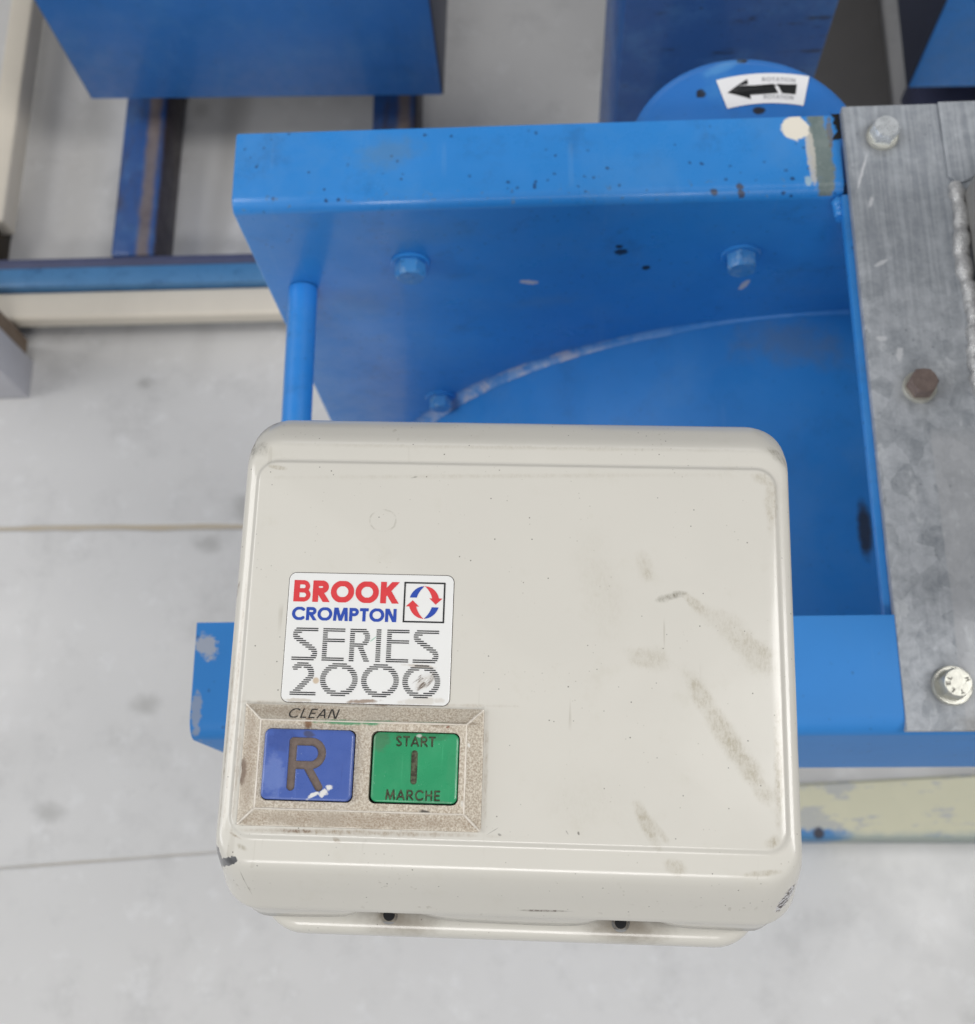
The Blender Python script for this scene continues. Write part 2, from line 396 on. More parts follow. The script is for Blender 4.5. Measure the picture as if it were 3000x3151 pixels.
m = Mat('dark_sheet'); m.set(col=m.mix(m.noise(14, 5, .65), (0.15, 0.142, 0.135), (0.20, 0.19, 0.182)), rough=.75); m.bump(m.noise(220, 4), .2, .001)
sheet_ = box('floor_sheet', -.16, .172, -.5, .5, 0.0005, 0.006, m.m, None, 0.001, (.285, 1.15, 0))  # thin flat sheet in one dark grey
sheet_['label'] = 'dark grey sheet on the floor between the dark pedestal and right cabinet'; sheet_['category'] = 'mat'
# the strip lying on the floor at lower right
def peel(m, c):
    x = m.xyz()
    a = m.rmp(m.noise(20, 5, 0.7, m.mapping(sc=(.5, 1.6, 1))), 0.53, 0.58)
    c = m.mix(m.mul(a, 0.8), c, (0.42, 0.43, 0.43))
    b = m.mul(m.rmp(m.mth('ADD', x[1], m.mul(m.noise(60, 4, .7), .02)), -.002, -.008, 0.0, 1.0), m.rmp(m.mth('ADD', x[0], m.mul(m.noise(70, 3), .04)), -0.005, -0.03, 0.0, 1.0))
    c = m.mix(b, c, (0.03, 0.20, 0.50))
    e = m.rmp(m.mth('ADD', x[1], m.mul(m.noise(50, 4), .012)), -.008, -.018, 0.0, 1.0)
    c = m.mix(m.mul(e, 0.5), c, (0.12, 0.24, 0.33))
    return m.mix(m.blob((-.062, -.018), (.006, .006), 0, .3, 300), c, (0.03, 0.03, 0.05))
m = Mat('yellowed_cream_paint')
c = m.mix(m.noise(18, 4), (0.56, 0.545, 0.39), (0.68, 0.655, 0.48)); c = peel(m, c)
m.set(col=c, rough=0.5); M_bar = m.m
fb = thing('floor_bar', 'yellowed cream bar with peeling paint over blue, lower right behind the starter', 'bar', (0.33, 0.07, 0))
vs = []
for z in (0.0, 0.096, 0.100):
    ins = 0.003 if z > .098 else 0
    vs += [(-.25 + ins, -.0235 + ins, z), (.5 - ins, -.0265 + ins, z), (.5 - ins, .0585 - ins, z), (-.25 + ins, .0225 - ins, z)]
fs = [(0, 1, 5, 4), (1, 2, 6, 5), (2, 3, 7, 6), (3, 0, 4, 7), (4, 5, 9, 8), (5, 6, 10, 9), (6, 7, 11, 10), (7, 4, 8, 11), (8, 9, 10, 11)]
data_obj('bar', vs, fs, M_bar, fb)

# =================================================================== THE MACHINE
MO = Vector((0, 0.3, 0.0))
mach = thing('machine_frame', 'bright blue welded machine frame with galvanised side plate and curved guard', 'machine', MO)
def mm(x, y, z): return Vector((x / 1000, y / 1000 - MO.y, CAMZ + z / 1000))       # mm, relative to the camera's foot

def flange_extra(m, c):
    oy = -MO.y
    c = m.mix(m.blob((.1422, .355 + oy), (.0056, .030), 3, .55, 150, .18), c, m.mix(m.noise(160, 4, .7), (0.10, 0.15, 0.15), (0.24, 0.28, 0.27)))
    c = m.mix(m.mul(m.blob((.1372, .353 + oy), (.0022, .017), 2, .8, 320, .3), .85), c, (0.55, 0.53, 0.48))
    c = m.mix(m.mul(m.blob((.1475, .366 + oy), (.0016, .010), 0, .8, 320, .3), .8), c, (0.17, 0.15, 0.11))
    c = m.mix(m.mul(m.blob((.1345, .3385 + oy), (.0018, .003), 0, .8, 400, .3), .8), c, (0.40, 0.55, 0.62))
    c = m.mix(m.blob((.1305, .3695 + oy), (.0068, .0072), 20, .42, 190, .12), c, (0.80, 0.75, 0.65))
    ed = m.rmp(m.xyz()[1], .0365 , .0425, 1.0, 0.0)
    ch = m.mul(ed, m.rmp(m.noise(170, 5, .75), .60, .66))
    c = m.mix(m.mul(ch, .8), c, m.mix(m.noise(90, 2), (0.03, 0.05, 0.10), (0.16, 0.33, 0.56)))
    for q in ((.0875, .3345), (.1005, .3365), (.1012, .3335)):
        c = m.mix(m.mul(m.blob((q[0], q[1] + oy), (.0022, .0015), -25, .6, 500), .9), c, (0.06, 0.06, 0.08))
    return m.mix(m.mul(m.blob((-.078, .362 + oy), (.018, .009), 10, .9, 120, .8), .45), c, (0.11, 0.22, 0.34))
def web_extra(m, c):
    z = lambda v: CAMZ + v / 1000
    for q, r, a in (((.0437, z(-583.9)), (.0040, .0036), 20), ((.0425, z(-578)), (.0022, .002), 0), ((.0586, z(-601.9)), (.0026, .0026), 0)):
        c = m.mix(m.blob(q, r, a, .5, 350, .4, 'xz'), c, (0.006, 0.008, 0.02))
    c = m.mix(m.blob((-.0071, z(-615.4)), (.0058, .0024), -14, .7, 320, .3, 'xz'), c, (0.62, 0.58, 0.62))
    c = m.mix(m.blob((.1167, z(-624.9)), (.0022, .0060), -18, .5, 320, .3, 'xz'), c, (0.55, 0.55, 0.60))
    for q, r in (((-.06, z(-560)), (.03, .012)), ((.0, z(-640)), (.02, .008)), ((-.11, z(-640)), (.02, .02))):
        c = m.mix(m.mul(m.blob(q, r, 10, .9, 90, .8, 'xz'), .25), c, (0.10, 0.24, 0.42))
    return c
M_flange = blue_paint('blue_enamel_flange', 1.0, BLUE, 0.30, flange_extra)
M_web = blue_paint('blue_enamel_web', 0.35, (0.028, 0.245, 0.66), 0.34, web_extra)
M_blue = blue_paint('blue_enamel', 0.6)
M_drum = blue_paint('blue_enamel_guard', 0.15, (0.028, 0.235, 0.63), 0.40, lambda m, c: m.mix(m.mul(m.blob((.150, .312 - MO.y), (.035, .014), -12, .9, 90, .9), .55), m.mix(m.mul(m.blob((.1815, .194 - MO.y), (.0045, .018), 0, .35, 160, .5), .9), c, (0.03, 0.028, 0.026)), (0.13, 0.20, 0.30)), grime=0.2)
M_motor = blue_paint('shaded_blue_enamel', 1.3, (0.015, 0.085, 0.29), 0.5, lambda m, c: m.mix(m.mul(m.rmp(m.noise(60, 4, .6, m.mapping(sc=(.35, 1, 1.6))), .58, .68), .75), c, (0.008, 0.02, 0.055)), grime=0.5)  # shade on the pedestal is put into this darker blue; the scuffs are wear

def fold(prof, x0, x1, name, mat, th=5.0, rr=4.0):
    """sheet folded along x: prof is the outer line of (y,z) corners in mm, with a rounded fold"""
    pts = []
    for i, p in enumerate(prof):
        if 0 < i < len(prof) - 1:
            a, b, d = Vector(prof[i - 1]), Vector(p), Vector(prof[i + 1])
            u, v = (a - b).normalized(), (d - b).normalized()
            s, e = b + u * rr, b + v * rr; cc = b + (u + v) * rr
            for k in range(9):
                t = k / 8 * math.pi / 2
                pts.append(cc - v * rr * math.cos(t) - u * rr * math.sin(t))
        else: pts.append(Vector(p))
    nrm = []
    for i in range(len(pts)):
        t = (pts[min(i + 1, len(pts) - 1)] - pts[max(i - 1, 0)]).normalized(); nrm.append(Vector((-t.y, t.x)))
    inner = [p + n * th * -1 for p, n in zip(pts, nrm)]
    loop = pts + inner[::-1]
    bm = bmesh.new(); nseg = 2
    rings = [[bm.verts.new(mm(x0 + (x1 - x0) * s / nseg, p.x, p.y)) for p in loop] for s in range(nseg + 1)]
    n = len(loop)
    for a, b in zip(rings[:-1], rings[1:]):
        for k in range(n): bm.faces.new((a[k], a[(k + 1) % n], b[(k + 1) % n], b[k]))
    k = len(pts)
    for ring in (rings[0], rings[-1]):
        for i in range(k - 1): bm.faces.new((ring[i], ring[i + 1], ring[n - 2 - i], ring[n - 1 - i]))
    return bm_obj(name, bm, mat, mach, (0, 0, 0), 50)

# far channel: a flange on top, folded down into the web that carries the bolts
def flange_far():
    bm = bmesh.new(); RF = 7.0
    prof = [(376.2, -530)]
    for k in range(13):
        t = k / 12 * math.pi / 2; prof.append((331.6 + RF - RF * math.sin(t), -530 - RF + RF * math.cos(t)))
    prof += [(331.6, -640), (331.6, -760), (331.6, -930), (337.6, -930), (337.6, -541), (341, -536.5), (376.2, -536.5)]
    xs = [-158.5, -158.1, -157.2, -80, 20, 120, 152.0]
    rings = []
    for i, x in enumerate(xs):
        q = (1.0, .4, 0, 0, 0, 0, 0)[i]
        rings.append([bm.verts.new(mm(x if (i < 6 or p[1] > -536.9) else 200, p[0] - (q if p[0] > 375 else -q if p[0] < 336 else 0), p[1] - (q if p[1] > -535 else 0))) for p in prof])
    n = len(prof)
    for a, b in zip(rings[:-1], rings[1:]):
        for k in range(n):
            f = bm.faces.new((a[k], a[(k + 1) % n], b[(k + 1) % n], b[k])); f.material_index = 1 if 10 <= k <= 16 else 0
    for r in (rings[0], rings[-1]):
        m_ = len(prof)
        bm.faces.new([r[0], r[1]] + [r[m_ - 2], r[m_ - 1]]); bm.faces.new(r[1:m_ - 1])
    return bm_obj('far_rail', bm, [M_flange, M_web], mach, (0, 0, 0), 40)
far = flange_far()
# torn dark notch at the flange's right end
m = Mat('dark_gap'); m.set(col=(0.008, 0.008, 0.010), rough=0.8); M_gap = m.m
npts = [(148.6, 376.9), (153.2, 376.9), (153.2, 362), (148.4, 361.6), (149.3, 364), (151.4, 366.3), (150.9, 369.5), (149.4, 371.5), (150.6, 374)]
data_obj('open_end', [mm(x, y, -529.6) for x, y in npts], [tuple(range(len(npts)))[::-1]], M_gap, far)

# near channel, mostly under the starter
fold([(114.8, -530), (68.0, -530), (68.0, -678)], -158.5, 330, 'near_rail', blue_paint('blue_enamel_near', 0.5, grime=.10, dust=.06, relief=.015, extra=lambda m, c: m.mix(m.mul(m.blob((-.153, -.196), (.0045, .006), 30, .9, 300, .3), .75), m.mix(m.mul(m.blob((-.156, -.226), (.0025, .010), 0, .9, 300, .3), .7), c, (0.36, 0.38, 0.42)), (0.50, 0.49, 0.48))), 5, 4)
# side strip joining them, the plate is bolted on it
box('side_strip', .1502, .196, .1150 - MO.y, .3310 - MO.y, CAMZ - .5365, CAMZ - .5305, M_blue, mach, 0.0015)
# corner weld lump at the strip's far end
vs, fs = tube_pts([mm(149.5 + random.uniform(-.5, .5), 331 - i * 1.1, -534.5 + random.uniform(-.5, .5)) for i in range(12)], .0028, 10, .25)
data_obj('corner_weld', vs, fs, M_blue, mach, (0, 0, 0), 60)
# round tie bar
vs, fs = tube_pts([mm(-138.0, 331.0, -616), mm(-138.0, 200, -616), mm(-138.5, 73.3, -616)], .0083, 32)
M_tie = blue_paint('blue_enamel_bar', 0.3, (0.024, 0.23, 0.66), 0.34, lambda m, c: m.mix(m.blob((-.1352, .2245 - MO.y), (.0022, .0045), 0, .5, 400, .3), c, (0.01, 0.015, 0.03)))
data_obj('tie_bar', vs, fs, M_tie, mach, (0, 0, 0), 40)
# curved guard sheet: top of a wheel guard of 317 mm radius
def drum():
    R, cx, cz = 317.0, 190.0, -978.0
    vs, fs = [], []; n = 60
    for i in range(n + 1):
        x = -118 + (196 + 118) * i / n
        for r in (R, R - 4):
            th = math.acos(max(-1, min(1, (x - cx) / R)))
            px, pz = cx + r * math.cos(th), cz + r * math.sin(th)
            vs += [mm(px, 331.2, pz), mm(px, 74.0, pz)]
    for i in range(n):
        a, b = i * 4, (i + 1) * 4
        fs += [(a, b, b + 1, a + 1), (a + 2, a + 3, b + 3, b + 2), (a, a + 2, b + 2, b), (a + 1, b + 1, b + 3, a + 3)]
    fs += [(0, 1, 3, 2), (n * 4, n * 4 + 2, n * 4 + 3, n * 4 + 1)]
    bm = bmesh.new(); bv = [bm.verts.new(v) for v in vs]
    for f in fs: bm.faces.new([bv[i] for i in f])
    o = bm_obj('curved_guard', bm, M_drum, mach, (0, 0, 0), 40)
    v2, f2 = [], []; ns = 90; w0 = 0
    rr_ = np.random.default_rng(5); wj = np.convolve(rr_.normal(0, 1, ns + 6), np.ones(5) / 5, 'valid')
    for i in range(ns + 1):
        x = -112 + 302 * i / ns; th = math.acos((x - cx) / R); w = 7.6 - 5.0 * min(1, i / 66) + .5 * wj[i]
        for k in range(7):
            t = k / 6
            ro = w * (1 - t) ** 1.7 + .25; yo = 331.5 - (w * 1.05) * t ** 1.7
            v2.append(mm(cx + (R + ro) * math.cos(th), yo, cz + (R + ro) * math.sin(th)))
    for i in range(ns):
        for k in range(6): f2.append((i * 7 + k, i * 7 + k + 1, i * 7 + k + 8, i * 7 + k + 7))
    m = Mat('worn_weld_paint')
    c = m.mix(m.rmp(m.noise(90, 5, .7), .42, .6), (0.05, 0.24, 0.60), (0.15, 0.33, 0.64))
    c = m.mix(m.mul(m.rmp(m.noise(60, 6, .75), .46, .62), m.blob((-.02, 0), (.075, .1), 0, .3, 30, .6), .7), c, (0.58, 0.54, 0.56))
    c = m.mix(m.rmp(m.xyz()[0], .01, .13, 0.0, .8), c, BLUE)
    m.set(col=c, rough=.42); m.bump(m.noise(260, 3), .25, .0006)
    data_obj('weld_seam', v2, f2, m.m, o, (0, 0, 0), 70)
drum()
# painted hex bolts in the web
M_bolt_blue = blue_paint('blue_bolt_paint', 0.4, (0.05, 0.25, 0.58), 0.35, lambda m, c: m.mix(m.mul(m.rmp(m.noise(260, 4), .5, .65), .4), c, (0.30, 0.45, 0.60)))
for x, z, r, h, rot in ((-72.5, -589.0, 8.6, 9.5, .52), (109.4, -589.5, 8.6, 9.5, .15), (-72.5, -780, 7.6, 9.0, .5)):
    bm = bmesh.new(); hex_bm(bm, r / 1000, h / 1000, mm(x, 331.0, z), 'y', rot)
    hd = bm_obj('web_bolt', bm, M_bolt_blue, mach, (0, 0, 0), 35)
    bm = bmesh.new(); revolve_bm(bm, [(.0108, -.0002), (.0108, .0010), (.0103, .0014), (.0087, .0014)], mm(x, 331.3, z), 'y', 28)
    bm_obj('washer', bm, M_web, hd, (0, 0, 0), 35)

# the round end cover of the motor, behind and below the far rail
DC = (111.0, 373.0)
def cover_extra(m, c):
    oy = -MO.y
    for q, r in (((.0887, .4141), (.0030, .0028)), ((.1192, .4022), (.0036, .0026)), ((.1124, .4350), (.0034, .0022))):
        c = m.mix(m.blob((q[0], q[1] + oy), r, 0, .5, 350, .3), c, (0.012, 0.016, 0.03))
    c = m.mix(m.mul(m.blob((.1000, .4300 + oy), (.0115, .0030), 22, .6, 150, .7), .6), c, (0.10, 0.33, 0.66))
    return m.mix(m.mul(m.blob((.1000, .418 + oy), (.010, .010), 30, .9, 120, .8), .4), c, (0.06, 0.27, 0.60))
M_disc = blue_paint('blue_enamel_cover', 0.2, (0.018, 0.165, 0.53), 0.42, cover_extra)
bm = bmesh.new()
revolve_bm(bm, [(.0640, -.16), (.0643, -.004), (.0636, -.0014), (.0620, -.0002), (.058, 0.0)], mm(DC[0], DC[1], -560), 'z', 96)
bmesh.ops.bisect_plane(bm, geom=bm.verts[:] + bm.edges[:] + bm.faces[:], plane_co=mm(0, 338.4, 0), plane_no=(0, -1, 0), clear_outer=True)
bmesh.ops.holes_fill(bm, edges=[e for e in bm.edges if e.is_boundary])
cover = bm_obj('motor_cover', bm, M_disc, mach, (0, 0, 0), 35)
# curved sticker with an arrow
SC = (123.5, 325.0)
def bend(u, v):    # u along the sticker in mm, v outwards in mm from its middle line
    R = 91.0; t = math.radians(90.5) - u / R
    return SC[0] + (R + v) * math.cos(t), SC[1] + (R + v) * math.sin(t)
def bent(name, uv, fs, z, mat, par):
    return data_obj(name, [mm(*bend(u, v), z) for u, v in uv], fs, mat, par)
m = Mat('sticker_vinyl'); m.set(col=m.mix(m.noise(60, 4), (0.78, 0.78, 0.80), (0.88, 0.88, 0.89)), rough=.4); M_vinyl = m.m
n = 20; uv = [(-23.2 + 46.2 * i / n, s * 9.6) for i in range(n + 1) for s in (-1, 1)]
stk = bent('arrow_sticker', uv, [(2 * i, 2 * i + 2, 2 * i + 3, 2 * i + 1) for i in range(n)], -559.55, M_vinyl, cover)
m = Mat('black_ink'); m.set(col=(0.008, 0.009, 0.010), rough=.45); M_ink = m.m
vv, ff = runs_mesh(lambda X, Y: ((X > -8) & (X < 17.5) & (np.abs(Y) < 3.2) & ~((np.abs(X - 7.4 - Y * -.45) < 1.0) & (Y < 2.6))) | ((X <= -8) & (np.abs(Y) < (X + 20) * .54)), -21, 18, -7, 7, 90, 300)
bent('printed_arrow', vv, ff, -559.35, M_ink, stk)
m = Mat('grey_ink'); m.set(col=(0.40, 0.40, 0.42), rough=.5); M_gink = m.m
for vo in (4.3, -6.9):
    vv, ff = word('ROTATION', .2, .16, 17.0, 2.5, 16, 'butt')
    bent('lettering', [(x - .5, y + vo) for x, y in vv], ff, -559.35, M_gink, stk)

# pedestal of the machine
ped = box('pedestal', .0700, .2430, .679 - MO.y, .86 - MO.y, 0.0, CAMZ - .745, M_motor, mach, 0.004)
box('support_arm', .09, .2, .338 - MO.y, .6785 - MO.y, CAMZ - 1.18, CAMZ - 1.0, M_motor, mach, 0.003)
box('support_arm', .13, .19, .30 - MO.y, .3375 - MO.y, CAMZ - 1.18, CAMZ - .9305, M_motor, mach, 0.003)

# ---- galvanised plate
m = Mat('galvanised_steel')
wv = m.n.new('ShaderNodeTexNoise'); wv.inputs['Scale'].default_value = 120; wv.inputs['Detail'].default_value = 5; m.l.new(m.co, wv.inputs['Vector'])
wm = m.n.new('ShaderNodeMix'); wm.data_type = 'VECTOR'; wm.inputs[0].default_value = .006; m.l.new(m.co, wm.inputs[4]); m.l.new(wv.outputs['Color'], wm.inputs[5])
cell = m.vor(140, 'Color', vec=m.mapping(sc=(1, .7, 1), vec=wm.outputs[1]))
cs = m.n.new('ShaderNodeSeparateColor'); m.l.new(cell, cs.inputs[0])
sx = m.xyz()
spang = m.rmp(sx[1], .008, -.05, 0.12, 1.0)          # spangle shows on the near half, brushed grain on the far half
nz = m.noise(130, 7, .75, dist=.35)
f = m.mth('ADD', m.mul(cs.outputs[0], .20, spang), m.mul(nz, .85))
c = m.mix(m.rmp(f, .20, .80), (0.25, 0.27, 0.295), (0.53, 0.55, 0.58))
st = m.noise(520, 4, .6, m.mapping(sc=(1, .028, 1), rot=(0, 0, .03)))
c = m.mix(m.mul(m.rmp(st, .40, .72), m.rmp(sx[1], -.08, .02, .1, .45)), c, (0.44, 0.475, 0.52))
c = m.mix(m.mul(m.rmp(st, .60, .40), m.rmp(sx[1], -.08, .02, .1, .45)), c, (0.22, 0.245, 0.285))
c = m.mix(m.mul(m.rmp(m.mth('ADD', sx[0], m.mul(m.noise(30, 3), .003)), .1792, .1802), m.rmp(sx[1], -.095, -.105), .55), c, (0.50, 0.505, 0.52))
fl = m.mul(m.rmp(m.noise(95, 5, .65, m.mapping(rot=(0, 0, .6), sc=(1, .6, 1))), .58, .68), spang)
c = m.mix(m.mul(fl, .55), c, (0.60, 0.62, 0.64))
pit = m.mul(m.rmp(m.vor(210), .05, .2, 1., 0.), m.rmp(m.noise(28, 3), .5, .6))
c = m.mix(m.mul(pit, .45), c, (0.12, 0.13, 0.15))
for q, r, a in (((.1595, -.062), (.0008, .011), -18), ((.1625, -.078), (.0011, .0035), -20), ((.164, -.112), (.0035, .0012), 30), ((.1605, -.152), (.0026, .0016), 0), ((.168, -.160), (.0018, .0040), -10)):
    c = m.mix(m.mul(m.blob((q[0], q[1] + .1), r, a, .7, 500, .4), .75), c, (0.66, 0.67, 0.69))
c = m.mix(m.mul(m.blob((.190, -.232), (.018, .006), 10, .8, 120, .7), .5), c, (0.17, 0.16, 0.14))
for q in ((.1705, .0580), (.1743, -.0785), (.1730, -.2180)):  # contact shade round the bolts, painted into the zinc colour as dark rings
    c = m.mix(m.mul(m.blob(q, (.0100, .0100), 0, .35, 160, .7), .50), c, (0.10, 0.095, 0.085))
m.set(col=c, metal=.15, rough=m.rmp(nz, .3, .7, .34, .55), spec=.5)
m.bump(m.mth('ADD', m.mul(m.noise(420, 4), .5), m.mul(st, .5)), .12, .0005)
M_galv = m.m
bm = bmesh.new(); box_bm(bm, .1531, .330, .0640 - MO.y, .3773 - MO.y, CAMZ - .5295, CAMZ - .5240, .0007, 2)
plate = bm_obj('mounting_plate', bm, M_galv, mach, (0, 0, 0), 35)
m = Mat('weld_metal')
c = m.mix(m.noise(160, 5, .7), (0.30, 0.30, 0.31), (0.78, 0.78, 0.77)); m.set(col=c, metal=.55, rough=m.rmp(m.noise(300, 3), .3, .7, .22, .5)); m.bump(m.noise(420, 4, .7), .7, .0012); M_weld = m.m
path = []
for i in range(64):
    t = i / 63; y = 329 - t * 170
    path.append(mm(203.2 + 1.2 * math.sin(t * 19) * (1 - .4 * t), y + random.uniform(-.4, .4), -522.2 + .7 * math.sin(i * 1.25)))
vs, fs = tube_pts(path, .0038, 10, .20)
data_obj('weld_bead', vs, fs, M_weld, plate, (0, 0, 0), 80)
M_tubeg = plain('weathered_zinc', (0.36, 0.355, 0.345), 0.5, 0.3, var=.25, nsc=60)
box('upright_bar', .2066, .50, .110 - MO.y, .326 - MO.y, CAMZ - .5238, CAMZ - .395, M_tubeg, plate, 0.004)  # real bar, but stretched beyond view to block light from the right
# lug sheet with a rounded corner at the plate's far end
lug = [(200.6, 377.0)] + [(200.9, 334.5)] + [(204 + 14 * math.sin(a), 344.5 - 14 * math.cos(a)) for a in [.05 + k * .13 for k in range(9)]] + [(240, 352), (330, 352), (330, 377.0)]
bm = bmesh.new()
va = [bm.verts.new(mm(x, y, -523.9)) for x, y in lug]; vb = [bm.verts.new(mm(x, y, -522.6)) for x, y in lug]
bm.faces.new(vb)
for k in range(len(lug)): bm.faces.new((va[k], va[(k + 1) % len(lug)], vb[(k + 1) % len(lug)], vb[k]))
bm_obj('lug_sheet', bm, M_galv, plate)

M_zinc = Mat('bright_zinc')
M_zinc.set(col=M_zinc.mix(M_zinc.noise(300, 4), (0.62, 0.66, 0.68), (0.90, 0.92, 0.94)), metal=.65, rough=M_zinc.rmp(M_zinc.noise(350, 4, .7), .3, .7, .20, .42)); M_zinc.bump(M_zinc.noise(650, 3), .22, .0004); M_zinc = M_zinc.m
M_dullz = Mat('dull_zinc')
M_dullz.set(col=M_dullz.mix(M_dullz.noise(260, 5, .7), (0.40, 0.40, 0.35), (0.72, 0.71, 0.64)), metal=.5, rough=.34); M_dullz.bump(M_dullz.noise(700, 4), .2, .0004); M_dullz = M_dullz.m
M_rust = Mat('rusty_steel')
M_rust.set(col=M_rust.mix(M_rust.noise(320, 5, .7), (0.10, 0.07, 0.062), (0.29, 0.225, 0.20)), metal=.15, rough=.6); M_rust.bump(M_rust.noise(520, 5, .7), .5, .0006); M_rust = M_rust.m
for x, y, r, rw, mat, wm, rot, lab in ((171.4, 358.6, 6.9, 7.8, M_zinc, M_dullz, .35, 'shiny zinc bolt at the plate corner'), (175.2, 222.4, 6.8, 7.9, M_rust, M_dullz, .5, 'brown rusted bolt'), (174.0, 83.0, 6.8, 8.6, M_dullz, M_dullz, .2, 'pale zinc bolt with stamped letters')):
    bm = bmesh.new(); hex_bm(bm, r / 1000, .0072, mm(x, y, -521.9), 'z', rot)
    bo = bm_obj('bolt', bm, mat, plate, (0, 0, 0), 35); bo['label'] = lab
    bm = bmesh.new(); revolve_bm(bm, [(rw / 1000, -.0002), (rw / 1000, .0014), (rw / 1000 - .0004, .0020), (.0062, .0020)], mm(x, y, -523.9), 'z', 40)
    bm_obj('washer', bm, wm, plate, (0, 0, 0), 35)
# stamped marks on the near bolt head, cut into one mesh with the plate's parts
vs, fs = [], []
for t, ang, rad in (('L', 2.6, 4.0), ('E', 3.2, 4.3), ('H', .35, 4.2), ('L', 4.0, 4.2), ('T', 5.0, 4.0)):
    v, f = word(t, .22, .1, 1.5, 2.0, 12)
    a = ang - math.pi / 2; k = len(vs)
    for x, y in v:
        x -= .75; y = y - 1 + rad
        vs.append(mm(174.0 + x * math.cos(a) - y * math.sin(a), 83.0 + x * math.sin(a) + y * math.cos(a), -514.65))
    fs += [tuple(i + k for i in q) for q in f]
m = Mat('stamped_mark'); m.set(col=(0.10, 0.095, 0.08), rough=.7)
data_obj('stamped_letters', vs, fs, m.m, plate)

# bracket that carries the starter on the near rail
box('starter_bracket', -.045, .035, .082 - MO.y, .112 - MO.y, CAMZ - .5296, CAMZ - .3835, M_blue, mach, 0.001)

# =================================================================== THE MOTOR STARTER
T = thing('motor_starter', 'cream steel motor starter box with blue reset and green start buttons', 'motor starter', (0, 0, 0))
Bm = Matrix(((0.9994, 0.0321, 0.0117, -0.00961), (-0.0316, 0.9988, -0.0387, 0.05972), (-0.0129, 0.0383, 0.9992, CAMZ - 0.32183), (0, 0, 0, 1)))
T.matrix_world = Bm
k_ = 0.001

